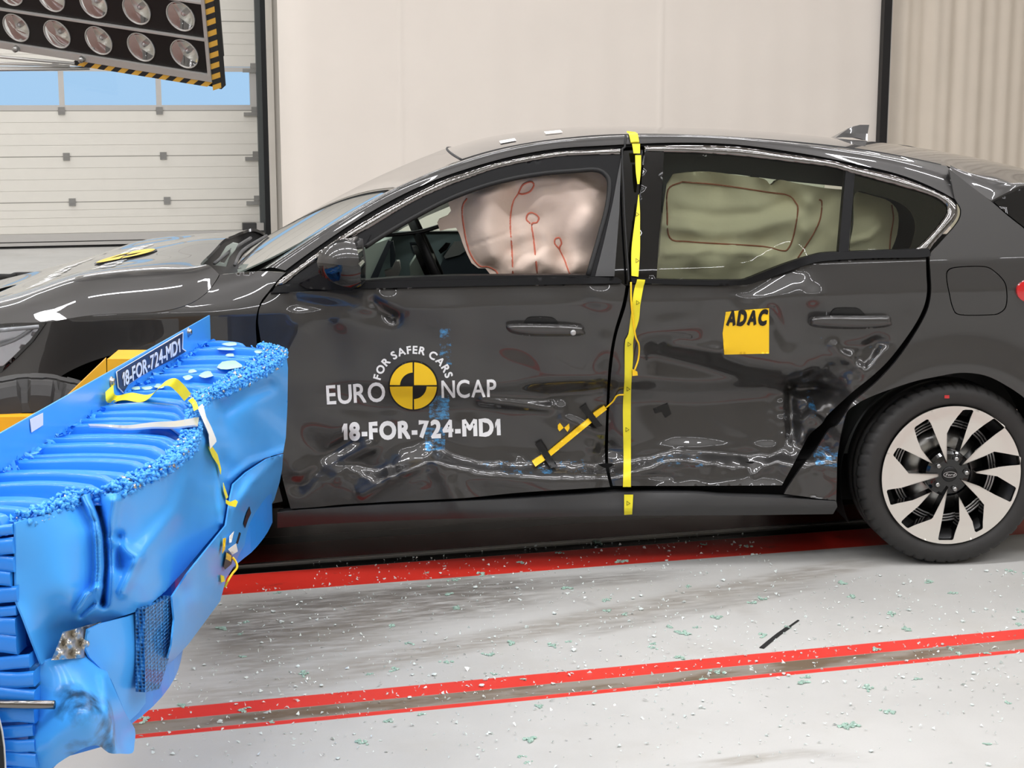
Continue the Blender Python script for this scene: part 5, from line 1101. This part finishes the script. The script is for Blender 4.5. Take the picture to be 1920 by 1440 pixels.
q = MB(); y1_ = 4.62; fin = on_y([(120, 748), (199, 672), (201, 750)], y1_); q.add(np.vstack([fin, fin + np.array([0, 0.02, 0])]), [(0, 1, 2), (5, 4, 3), (0, 3, 4, 1), (1, 4, 5, 2), (2, 5, 3, 0)])
tput('fin_plate', q, M['frame_y'], smooth=False)
q = MB(); tpx = on_y([(198, 671), (201, 674), (262, 674), (262, 750), (201, 750)], y1_); q.add(list(tpx[1:]) + list(tpx[1:] + np.array([0, 0.015, 0])), [(0, 1, 2, 3), (7, 6, 5, 4), (0, 4, 5, 1)])
a = on_y([(201, 673.5), (262, 673.5)], y1_); b = on_y([(222, 656), (285, 656)], y1_ + 0.10); b2 = on_y([(240, 655), (285, 656)], y1_ + 0.12)
q.add([a[0], a[1], b[1], b[0]], [(0, 1, 2, 3)]); dz_ = np.array([0, 0, -0.25]); q.add([b[0], b[1], b[1] + dz_, b[0] + dz_], [(0, 1, 2, 3)]); q.add([a[0], b[0], b[0] + dz_, a[0] + dz_], [(0, 1, 2, 3)])
tput('fin_box', q, M['frame_y'], smooth=False)
q = MB().box((-0.75, 4.58, 0.30), (-0.05, 4.68, 0.42)); tput('axle_beam', q, M['frame_y'], smooth=False)
q = MB().box((-0.16, 4.60, 0.30), (-0.08, 4.66, 0.72)).box((-0.58, 4.28, 0.30), (-0.48, 4.66, 0.60)); tput('frame_post', q, M['frame_y'], smooth=False)

V2, T = fill2d([[(-30, 1335), (-2, 1342), (5, 1370), (9, 1400), (12, 1450), (-30, 1450)]], 12); V, F = thicken(on_plane(V2, pz(s_min - 0.03, 0, 0), np.append(PD, 0)), T[:, ::-1], tuple(np.append(PD * 0.002, 0)), False); nsn = bput('number_sign', V, F, M['white'], None)
V2, T = fill2d([[(-30, 1339), (-4, 1346), (2, 1372), (6, 1402), (9, 1450), (-30, 1450)]], 12); V, F = thicken(on_plane(V2, pz(s_min - 0.033, 0, 0), np.append(PD, 0)), T[:, ::-1], tuple(np.append(PD * 0.001, 0)), False); bput('sign_face', V, F, M['blackv'], nsn)
# ================================================================== FLOODLIGHT PANEL
u_ = 6.0 / FPX; r0_ = rays([(346, 100.6)])[0]; E1 = u_ * (82 * RT - 12.7 * UP - 30 * r0_); E2 = u_ * (7 * RT - 69 * UP + 52 * r0_)
L0_ = CAMP + r0_ * 6.0
la = E1 / np.linalg.norm(E1); lb = E2 - la * (E2 @ la); lb /= np.linalg.norm(lb); ln = np.cross(lb, la); ln = ln if ln @ FW < 0 else -ln
fl = empty('floodlight_panel', tuple(L0_), 0, 'hanging black panel of round film lamps edged with hazard stripes', 'floodlight')
def lp(a, b, o=0.0): return E1 * a + E2 * b + ln * o      # local: lamp pitch along the rows, across the rows, toward the viewer
def lslab(a0, a1, b0, b1, o0, o1, m=None):
    return (m or MB()).add([lp(a, b, o) for o in (o0, o1) for b in (b0, b1) for a in (a0, a1)], [(0, 2, 3, 1), (4, 5, 7, 6), (0, 1, 5, 4), (2, 6, 7, 3), (0, 4, 6, 2), (1, 3, 7, 5)])
hole = [(0.33 * math.cos(t), 0.33 * math.sin(t)) for t in np.linspace(0, 2 * math.pi, 40, endpoint=False)]
lampm = mat('lamp_reflector', lin(236, 234, 226), rough=0.36, metal=0.6, bump=0.5, bscale=34)
lens = glass_mat('lamp_glass', (0.95, 0.96, 0.96, 1)); alu = mat('brushed_aluminium', lin(196, 194, 190), rough=0.45, metal=0.5)
body = MB(); lslab(-5.2, 0.45, -2.6, 0.44, -0.14, -0.066, body)
put('panel_housing', body.v, body.f, M['blackv'], fl, smooth=False)
for row, (b0, b1) in enumerate(((-0.43, 0.43), (-1.40, -0.53))):
    loops = [[(-5.0, b0), (0.50, b0), (0.52, b0 + 0.04), (0.52, b1 - 0.04), (0.50, b1), (-5.0, b1)]] + [[(-k + x, -row + y) for x, y in hole] for k in range(5)]
    V2, T = fill2d(loops, 0.4, 0.05); V = [lp(a, b, 0.0) for a, b in V2]; V, F = thicken(V, T, tuple(-ln * 0.06), True)
    put('lamp_fascia', V, F, M['blackv'], fl, smooth=False)
    q = lslab(-5.2, 0.56, b0 - 0.075, b0 - 0.03, -0.05, 0.012); put('row_divider', q.v, q.f, alu, fl, smooth=False)
    for k in range(5):
        c = lp(-k, -row, 0); ax_ = ln; R_ = 0.058
        m = MB().lathe([(R_ * 1.0, 0.0), (R_ * 0.97, -0.012), (R_ * 0.85, -0.03), (R_ * 0.6, -0.048), (R_ * 0.3, -0.056), (0.0, -0.058)], c, ax_, 24)
        lm = put('lamp', m.v, m.f, lampm, fl)
        m = MB().lathe([(R_ * 1.03, 0.004), (R_ * 1.03, -0.004), (R_ * 0.97, -0.004), (R_ * 0.97, 0.004)], c, ax_, 32, True); put('lamp_ring', m.v, m.f, alu, lm)
        m = MB().lathe([(R_ * 0.97, 0.001), (R_ * 0.6, 0.007), (0.0, 0.010)], c, ax_, 32); put('lamp_lens', m.v, m.f, lens, lm)
        m = MB().lathe([(0.0, -0.012), (0.009, -0.016), (0.012, -0.03), (0.010, -0.055)], c, ax_, 14); put('lamp_bulb', m.v, m.f, M['silver'], lm)
q = lslab(-5.2, 0.60, 0.45, 0.64, -0.05, 0.01); put('frame_rail', q.v, q.f, alu, fl, smooth=False)
q = lslab(-5.2, 0.60, 0.45, 0.64, -0.05, 0.01); q = lslab(0.525, 0.60, -2.6, 0.50, -0.06, 0.012); put('frame_rail', q.v, q.f, alu, fl, smooth=False)
def hazard(name, a0, a1, b0, b1, o0, o1, along, n, slant):
    g1, g2 = MB(), MB()
    for k in range(n):
        for face in (0,):
            t0, t1 = k / n, (k + 1) / n; o_a, o_b = ((o1, o1), (o0, o1))[face]
            def pt(t, w, o): return lp(a0 + (a1 - a0) * t, b0 + (b1 - b0) * w, o) if along == 'a' else lp(a0 + (a1 - a0) * w, b0 + (b1 - b0) * t, o)
            s_ = slant / n
            if face == 0: qd = [pt(t0, 0, o1), pt(t1, 0, o1), pt(t1 - s_, 1, o1), pt(t0 - s_, 1, o1)]
            else: qd = [pt(t0 - s_, 1, o1), pt(t1 - s_, 1, o1), pt(t1 - 2 * s_, 1, o0), pt(t0 - 2 * s_, 1, o0)]
            (g1 if k % 2 else g2).add(qd, [(0, 1, 2, 3)])
    o = put(name, g1.v, g1.f, mat('hazard_yellow', lin(222, 172, 70), 0.5), fl, smooth=False); put('hazard_stripes', g2.v, g2.f, mat('hazard_black', lin(38, 40, 42), 0.5), o, smooth=False)
hazard('edge_guard', -2.62, 0.62, 0.64, 0.80, -0.05, 0.006, 'a', 20, 0.9)
hazard('edge_guard', 0.60, 0.80, -2.6, 0.88, -0.03, 0.006, 'b', 24, 0.8)
q = lslab(0.60, 0.79, -2.6, 0.82, -0.03, 0.002); lslab(-2.62, 0.62, 0.645, 0.79, -0.05, 0.002, q); put('guard_core', q.v, q.f, M['black'], fl, smooth=False)
for a in (-4.03, -2.42):
    m = MB().lathe([(0.0, 0.02), (0.010, 0.02), (0.013, 0.01), (0.013, 0.0)], lp(a, 0.55, 0.01), ln, 12); put('frame_bolt', m.v, m.f, M['steel'], fl)
m = MB(); bar = on_plane([(-120, 132), (168, 128)], L0_ - ln * 0.35, -FW) - L0_; m.tube([bar[0], bar[1]], 0.007, 4)
b2 = on_plane([(-120, 96), (140, 119)], L0_ - ln * 0.3, -FW) - L0_; m.tube([b2[0], b2[1]], 0.006, 4); b3 = on_plane([(-120, 116), (20, 119), (130, 124)], L0_ - ln * 0.33, -FW) - L0_; m.tube(list(b3), 0.006, 6)
put('mounting_bar', m.v, m.f, alu, fl)
m = MB(); topz = CEIL_Z - L0_[2]
for a in (-4.2, -1.2):
    p = lp(a, -1.6, -0.22); m.tube([p, np.array([p[0], p[1], topz])], 0.03, 10)
put('ceiling_rod', m.v, m.f, alu, fl)

# ================================================================== HALL
DY = 18.0
def wz(x, y, Y=DY): return on_y([(x, y)], Y)[0]
wallm = mat('white_wall', lin(226, 221, 212), rough=0.8, noise=0.02, nscale=1.5)
def box_struct(name, lo, hi, m): return MB().box(lo, hi).build(name, m, None, smooth=False, kind='structure')
X0, X1, Y0 = -8.0, 14.0, -8.0
# floor material: grey coated concrete with red painted lines, rail slot, tyre dirt and painted under-car shade
fm_ = bpy.data.materials.new('hall_floor'); fm_.use_nodes = True; nt = fm_.node_tree; pb = nt.nodes['Principled BSDF']
tc = nt.nodes.new('ShaderNodeTexCoord'); sp_ = nt.nodes.new('ShaderNodeSeparateXYZ'); nt.links.new(tc.outputs['Object'], sp_.inputs[0])
def mth(op, *a):
    n = nt.nodes.new('ShaderNodeMath'); n.operation = op
    for i, v in enumerate(a):
        if isinstance(v, (int, float)): n.inputs[i].default_value = v
        else: nt.links.new(v, n.inputs[i])
    return n.outputs[0]
def noise(scale, detail=4, vec=None, rough=0.6):
    n = nt.nodes.new('ShaderNodeTexNoise'); n.inputs['Scale'].default_value = scale; n.inputs['Detail'].default_value = detail; n.inputs['Roughness'].default_value = rough
    nt.links.new(vec or tc.outputs['Object'], n.inputs['Vector']); return n.outputs['Fac']
def stretch(sx, sy, rot=0):
    m = nt.nodes.new('ShaderNodeMapping'); m.inputs['Scale'].default_value = (sx, sy, 1); m.inputs['Rotation'].default_value = (0, 0, rot); nt.links.new(tc.outputs['Object'], m.inputs[0]); return m.outputs[0]
def mixc(f, a, c):
    m = nt.nodes.new('ShaderNodeMix'); m.data_type = 'RGBA'
    if isinstance(f, (int, float)): m.inputs[0].default_value = f
    else: nt.links.new(f, m.inputs[0])
    for s_, v in ((6, a), (7, c)):
        if isinstance(v, tuple): m.inputs[s_].default_value = v
        else: nt.links.new(v, m.inputs[s_])
    return m.outputs[2]
def ramp01(v, a, b): 
    r = nt.nodes.new('ShaderNodeMapRange'); r.interpolation_type = 'SMOOTHSTEP'; r.inputs[1].default_value = a; r.inputs[2].default_value = b; nt.links.new(v, r.inputs[0]); return r.outputs[0]
XX, YY = sp_.outputs[0], sp_.outputs[1]
wob = mth('MULTIPLY', mth('SUBTRACT', noise(9), 0.5), 0.004); YW = mth('ADD', YY, wob)
def band(y0, y1, soft=0.003): return mth('MULTIPLY', ramp01(YW, y0 - soft, y0 + soft), mth('SUBTRACT', 1.0, ramp01(YW, y1 - soft, y1 + soft)))
base = mixc(ramp01(noise(0.9, 5), 0.3, 0.7), lin(174, 173, 169), lin(188, 187, 183))
base = mixc(mth('MULTIPLY', ramp01(noise(3.0, 6), 0.5, 0.75), 0.25), base, lin(160, 154, 142))
base = mixc(mth('MULTIPLY', ramp01(noise(220, 3), 0.5, 0.8), 0.10), base, lin(120, 115, 108))
def seg_band(p, q, w, st, grain=40):
    """dirt along a line on the floor between two pixels of the frame"""
    a, b = on_z([p], 0)[0], on_z([q], 0)[0]; d = (b - a)[:2]; L_ = np.linalg.norm(d); d = d / L_; n_ = (-d[1], d[0])
    s_ = mth('ADD', mth('MULTIPLY', mth('SUBTRACT', XX, float(a[0])), float(n_[0])), mth('MULTIPLY', mth('SUBTRACT', YY, float(a[1])), float(n_[1])))
    t_ = mth('ADD', mth('MULTIPLY', mth('SUBTRACT', XX, float(a[0])), float(d[0])), mth('MULTIPLY', mth('SUBTRACT', YY, float(a[1])), float(d[1])))
    f = mth('SUBTRACT', 1.0, ramp01(mth('ABSOLUTE', s_), w * 0.35, w)); f = mth('MULTIPLY', f, mth('MULTIPLY', ramp01(t_, -0.12, 0.12), mth('SUBTRACT', 1.0, ramp01(t_, L_ - 0.25, L_ + 0.15))))
    nn = noise(grain, 6, stretch(0.22, 1.0, math.atan2(d[1], d[0])))
    return mth('MULTIPLY', mth('MULTIPLY', f, ramp01(nn, 0.25, 0.65)), st)
for p, q, w, st, c in (((380, 1190), (1000, 1095), 0.30, 0.85, lin(104, 98, 90)), ((430, 1140), (1280, 1075), 0.10, 0.6, lin(95, 90, 84)), ((380, 1250), (760, 1170), 0.22, 0.6, lin(118, 110, 98)), ((640, 1255), (1640, 1050), 0.10, 0.62, lin(125, 117, 105)), ((330, 1320), (700, 1250), 0.12, 0.5, lin(128, 118, 104)),
                       ((1080, 1190), (1560, 1090), 0.06, 0.5, lin(118, 112, 104)), ((1340, 1432), (1520, 1410), 0.035, 0.75, lin(130, 122, 108)), ((1525, 1415), (1560, 1418), 0.04, 0.8, lin(112, 104, 94)), ((1395, 1135), (1405, 1150), 0.05, 0.4, lin(120, 115, 108)), ((870, 1158), (905, 1158), 0.012, 0.9, lin(110, 104, 96)), ((1095, 1128), (1115, 1135), 0.018, 0.8, lin(105, 100, 94))):
    base = mixc(seg_band(p, q, w, st), base, c)
wear = ramp01(noise(14, 7, stretch(0.5, 1.0)), 0.60, 0.72)
redc = mixc(mth('MULTIPLY', wear, 0.65), lin(206, 46, 34), lin(92, 40, 32)); redn = mixc(mth('MULTIPLY', wear, 0.35), lin(206, 54, 44), lin(140, 76, 62))
base = mixc(band(5.10, 5.318), base, redc)
base = mixc(band(5.318, 5.42), base, lin(10, 10, 10)); base = mixc(band(5.42, 5.66), base, lin(120, 34, 26)); base = mixc(band(5.66, 5.76), base, lin(12, 10, 10)); base = mixc(band(5.76, 8.2), base, lin(96, 74, 68))  # red-brown bands past the slot are darkened for the shade under the car
railc = mixc(ramp01(noise(5, 5, stretch(0.6, 2.0)), 0.4, 0.62), lin(138, 130, 120), lin(104, 88, 70))
base = mixc(band(4.057, 4.140), base, redn); base = mixc(band(3.979, 4.057), base, railc); base = mixc(band(3.952, 3.979), base, redn)
nt.links.new(base, pb.inputs['Base Color'])
rr_ = mth('ADD', 0.36, mth('MULTIPLY', noise(6, 4), 0.2)); rgh = mth('MULTIPLY', rr_, mth('SUBTRACT', 1.0, mth('MULTIPLY', band(5.318, 8.2), 0.55)))
nt.links.new(rgh, pb.inputs['Roughness']); pb.inputs['Specular IOR Level'].default_value = 0.4
fg = MB().box((X0, Y0, -0.2), (X1, DY + 0.6, 0.0)); fg.build('floor', fm_, None, smooth=False, kind='structure')
rl = MB().box((X0, 5.408, 0.0), (X1, 5.424, 0.006)); rl.build('trim_2', M['steel'], None, smooth=False, kind='structure')
cl = mat('ceiling_white', lin(214, 212, 206), 0.85)
box_struct('ceiling', (X0, Y0, CEIL_Z), (X1, DY + 0.6, CEIL_Z + 0.2), cl)
box_struct('wall_left', (X0 - 0.2, Y0, 0), (X0, DY + 0.6, CEIL_Z), wallm); box_struct('wall_right', (X1, Y0, 0), (X1 + 0.2, DY + 0.6, CEIL_Z), wallm)
box_struct('wall_front', (X0, Y0 - 0.2, 0), (X1, Y0, CEIL_Z), mat('grey_wall', lin(196, 190, 180), 0.8))
# sectional door
xj = wz(481, 200)[0]; xl = -4.6; z_top = 4.2
box_struct('wall_back', (xj + 0.18, DY - 0.1, 0), (X1, DY + 0.2, CEIL_Z), wallm)
box_struct('wall_back_upper', (X0, DY, z_top), (xj + 0.18, DY + 0.2, CEIL_Z), wallm); box_struct('wall_back_side', (X0, DY, 0), (xl, DY + 0.2, z_top), wallm)
panelm = mat('door_panel_cream', lin(224, 221, 212), rough=0.55, noise=0.012, nscale=6); jointm = mat('door_joint', lin(150, 148, 140), rough=0.6)
seams = [wz(240, y)[2] for y in (457, 435, 377, 292.5, 207.5, 124.5, 38)]; seams += [seams[-1] + (seams[-1] - seams[-2]), seams[-1] + 2 * (seams[-1] - seams[-2])]
dr = empty('door_1', (0, DY, 0)); dr['kind'] = 'structure'
def dput(name, m, material, **k): o = put(name, np.asarray(m.v) - np.array([0, DY, 0]), m.f, material, dr, smooth=False, kind='structure', **k); return o
MB_ = MB().box((xl, DY - 0.045, 0.0), (xj, DY + 0.05, wz(240, 459)[2])).box((xl, DY + 0.0, 0.0), (xj, DY + 0.05, seams[1])); dput('door_seal', MB_, M['rubber'])
MB_ = MB().box((xl, DY - 0.03, seams[0]), (xj, DY + 0.02, seams[0] + 0.035)).box((xl, DY - 0.02, seams[0] + 0.045), (xj, DY + 0.02, seams[1])); dput('bottom_rail', MB_, alu)
ns_ = [(377 - 435) / 3]
for k in range(1, len(seams) - 1):
    z0, z1 = seams[k], seams[k + 1]
    if k == 4:
        zb, zt_ = wz(240, 197)[2], wz(240, 134)[2]
        m = MB().box((xl, DY - 0.02, z0 + 0.004), (xj, DY + 0.02, zb)).box((xl, DY - 0.02, zt_), (xj, DY + 0.02, z1 - 0.004))
        xe = [wz(x, 165)[0] for x in (468, 302, 292, 120, 110)]; pit = xe[1] - xe[3]; xs_ = [(xj, xe[0])]
        a, b = xe[1], xe[2]
        while a > xl: xs_.append((a, b)); a, b = a - pit, b - pit
        for a, b in xs_: m.box((b, DY - 0.02, zb), (a, DY + 0.02, zt_))
        dput('window_section', m, alu)
        for (a, b), (c_2, d_) in zip(xs_[:-1], xs_[1:]):
            m = MB().add([(c_2, DY, zb), (b, DY, zb), (b, DY, zt_), (c_2, DY, zt_)], [(0, 1, 2, 3)]); dput('window_pane', m, glass_mat('door_pane', (0.93, 0.96, 0.98, 1)))
    else:
        m = MB(); nn_ = 4; hh = (z1 - z0) / nn_
        for j in range(nn_): m.box((xl, DY - 0.02, z0 + j * hh + (0.004 if j == 0 else 0.0012)), (xj, DY + 0.02, z0 + (j + 1) * hh - (0.004 if j == nn_ - 1 else 0.0012)))
        m.box((xl, DY - 0.013, z0), (xj, DY + 0.015, z1)); dput('door_section', m, panelm)
        m = MB().box((xl, DY - 0.0205, z1 - 0.005), (xj, DY - 0.005, z1 + 0.005)); dput('section_joint', m, jointm)
for k, px_ in ((4, (117, 300)), (3, (122, 304)), (2, (129, 308)), (5, (110, 296))):
    for x in px_ + (478,):
        c = wz(x, 240); z = seams[k + 0 if k < 5 else 5]
        m = MB().box((c[0] - 0.035, DY - 0.035, z - 0.04), (c[0] + 0.035, DY - 0.018, z + 0.04)).box((c[0] - 0.035, DY - 0.045, z - 0.012), (c[0] + 0.035, DY - 0.018, z + 0.012))
        if x == 478: m.box((c[0] - 0.12, DY - 0.05, z - 0.06), (c[0] + 0.05, DY - 0.018, z - 0.02)).box((c[0], DY - 0.06, z - 0.035), (c[0] + 0.09, DY - 0.045, z - 0.02))
        dput('door_hinge', m, M['steel'])
m = MB().box((xj - 0.0, DY - 0.10, 0.0), (xj + 0.055, DY - 0.02, z_top)); dput('guide_track', m, mat('track_grey', lin(86, 90, 90), 0.5, metal=0.3))
m = MB().box((xj + 0.055, DY - 0.11, 0.0), (xj + 0.11, DY, z_top)); dput('track_cover', m, mat('track_black', lin(28, 30, 32), 0.5))
a, b = wz(458, 434, DY - 0.3), wz(483, 420, DY - 0.3); m = MB().box((a[0], DY - 0.16, a[2]), (b[0], DY - 0.05, b[2])); dput('sensor_box', m, M['trim'])
a, b = wz(484, 434, DY - 0.3), wz(497, 420, DY - 0.3); m = MB().box((a[0], DY - 0.16, a[2]), (b[0], DY - 0.05, b[2])); dput('sensor_bracket', m, alu)
jm = mat('jamb_cream', lin(232, 226, 216), 0.8, noise=0.05, nscale=2)
box_struct('trim_3', (xj + 0.11, DY - 0.14, 0), (xj + 0.18, DY + 0.1, CEIL_Z), jm)
# curtains
CY = 16.6
def curtain(name, x0, x1, Y, amp, wave, label, seams_=(), edge_roll=0.0, matc=None):
    xs = np.arange(x0, x1, 0.025); zs = np.linspace(0.02, 5.6, 12)
    y = Y + amp * np.sin(xs * 2 * math.pi / wave) * (0.6 + 0.4 * np.sin(xs * 2.3)) + 0.4 * amp * np.sin(xs * 2 * math.pi / wave * 2.3 + 1) + 0.02 * np.sin(xs * 1.1)
    for sx in seams_: y = y - 0.012 * np.exp(-((xs - sx) / 0.02) ** 2)
    if edge_roll: y = y + edge_roll * np.exp(-(xs - x0) / 0.10)
    Gc = np.array([[(x, yy + 0.3 * amp * math.sin(z * 0.9 + x * 3), z) for z in zs] for x, yy in zip(xs, y)])
    a, b = Gc.shape[:2]; V = Gc.reshape(-1, 3); F = [(i * b + j, (i + 1) * b + j, (i + 1) * b + j + 1, i * b + j + 1) for i in range(a - 1) for j in range(b - 1)]
    T = np.array([t for q_ in F for t in ((q_[0], q_[1], q_[2]), (q_[0], q_[2], q_[3]))]); V, F = thicken(V, T, (0, 0.004, 0), False)
    return top(name, V, F, matc, label, 'curtain')
cm1 = mat('cream_curtain_vinyl', lin(232, 224, 215), rough=0.6, noise=0.02, nscale=1.2); cm_2 = mat('beige_curtain_fabric', lin(222, 211, 196), rough=0.75, noise=0.03, nscale=2)
xa, xb, xc = on_y([(530, 200), (1650, 150), (1668, 150)], CY)[:, 0]
curtain('hall_curtain', xa, xb, CY, 0.006, 0.9, 'smooth cream curtain hanging behind the whole car', [on_y([(751, 100)], CY)[0, 0], on_y([(1240, 100)], CY)[0, 0]], 0.25, cm1)
curtain('hall_curtain', xc, X1 - 0.3, CY + 0.1, 0.03, 0.43, 'pleated beige curtain right of the black post', (), 0.0, cm_2)
pa, pb_ = on_y([(1651, 130), (1665, 130)], CY - 0.05)[:, 0]
ps = MB().box((pa, CY - 0.09, 0), (pb_, CY - 0.01, CEIL_Z)); o = top('curtain_post', ps.v, ps.f, mat('post_black', lin(22, 22, 24), 0.4), 'black metal post between the smooth and the pleated curtain', 'post', smooth=False)
ps = MB().box((pb_, CY - 0.085, 0), (pb_ + 0.012, CY - 0.03, CEIL_Z)); put('post_strip', under(o, ps.v), ps.f, alu, o, smooth=False)
# cable on the far floor
q = MB().tube([np.array([p[0], p[1], 0.03]) for p in on_z(cr([(-200, 540), (-80, 527), (0, 526), (20, 526), (30, 523), (62, 522), (110, 519), (200, 516)], 5), 0.0)], 0.03, 8); top('floor_cable', q.v, q.f, M['rubber'], 'black cable lying on the floor in front of the garage door', 'cable')

# ================================================================== BROKEN WINDOW GLASS
g_green = mat('glass_crumb_green', lin(208, 236, 222), rough=0.12, trans=0.55, ior=1.35); g_clear = mat('glass_crumb_clear', lin(238, 246, 242), rough=0.08, trans=0.35, ior=1.4)
def crumb(seed, clump):
    r = np.random.default_rng(seed); bm = bmesh.new(); 
    if clump:
        k = r.integers(7, 12)
        for i in range(k):
            m_ = bmesh.ops.create_icosphere(bm, subdivisions=1, radius=0.006); d = r.normal(size=2) * (0.011, 0.007); s_ = r.uniform(0.6, 1.5, 3)
            for v in m_['verts']: v.co = Vector((v.co.x * s_[0] * 1.3 + d[0], v.co.y * s_[1] * 1.3 + d[1], v.co.z * 0.55 * s_[2] + 0.003)) + Vector(r.normal(size=3) * 0.0012)
    else:
        m_ = bmesh.ops.create_icosphere(bm, subdivisions=1, radius=0.005); s_ = r.uniform(0.6, 1.4, 3)
        for v in m_['verts']: v.co = Vector((v.co.x * s_[0], v.co.y * s_[1], v.co.z * 0.7 * s_[2] + 0.0032)) + Vector(r.normal(size=3) * 0.001)
    for v in bm.verts: v.co.z = max(v.co.z, 0.0002)
    me = bpy.data.meshes.new('glass_crumb'); bm.to_mesh(me); bm.free(); me.materials.append(g_green if clump else g_clear); return me
CL = [crumb(i, True) for i in range(7)]; SM = [crumb(50 + i, False) for i in range(7)]
rc = np.random.default_rng(21)
def rand_spot():
    while True:
        x, y = rc.uniform(0.0, 3.3), rc.uniform(2.6, 5.4)
        dens = 0.35 + 0.65 * math.exp(-((y - 4.15) / 0.35) ** 2) + 0.5 * math.exp(-((y - 5.0) / 0.3) ** 2 - ((x - 0.9) / 1.0) ** 2)
        if y < 3.4: dens *= 0.35
        if rc.random() < dens: break
    d = np.array([x, y, 0]) - W0
    if d @ AY > -0.05 and (abs(d @ AX) < 0.6 or abs(d @ AX + 2.7) < 0.5): return rand_spot()
    return x, y
GL = 'small crumb of shattered window glass lying on the floor'; GC = 'greenish clump of shattered window glass lying on the floor'
first = None
for i in range(290):
    cl_ = i < 110; o = bpy.data.objects.new('glass_clump' if cl_ else 'glass_crumb', (CL if cl_ else SM)[rc.integers(7)]); x, y = rand_spot()
    s_ = rc.uniform(0.35, 0.85) if cl_ else rc.uniform(0.6, 1.25); o.location = (x, y, 0.0); o.rotation_euler = (0, 0, rc.uniform(0, 6.28)); o.scale = (s_, s_, s_); COL.objects.link(o)
    tag(o, GC if cl_ else GL, 'broken glass', 'green glass clumps on the floor' if cl_ else 'single glass crumbs on the floor')
gm = MB()
for i in range(3200):
    x, y = rand_spot(); s_ = rc.uniform(0.0016, 0.0042); e = [np.array((x, y, s_)) + rc.normal(size=3) * s_ * 0.9 for _ in range(4)]
    for p in e: p[2] = max(p[2], 0.0003)
    gm.add(e, [(0, 1, 2), (0, 3, 1), (1, 3, 2), (2, 3, 0)])
top('glass_debris', gm.v, gm.f, g_clear, 'fine glass splinters strewn over the floor beside the car', 'broken glass', smooth=False, kind='stuff')
p = on_z([(1428, 1216), (1440, 1206), (1460, 1190), (1480, 1176), (1497, 1164)], 0.0)
m = MB(); 
for i in range(4):
    d = (p[i + 1] - p[i]); d /= np.linalg.norm(d); n_ = np.array((-d[1], d[0], 0)) * (0.007 if i < 3 else 0.003); z = np.array((0, 0, 0.003)); m.add([p[i] - n_, p[i] + n_, p[i + 1] + n_, p[i + 1] - n_, p[i] - n_ + z, p[i] + n_ + z, p[i + 1] + n_ + z, p[i + 1] - n_ + z], [(0, 1, 2, 3), (4, 5, 6, 7), (0, 1, 5, 4), (2, 3, 7, 6), (1, 2, 6, 5), (0, 3, 7, 4)])
top('rubber_strip', m.v, m.f, M['rubber'], 'thin black rubber sliver on the floor in front of the rear wheel', 'debris', smooth=False)
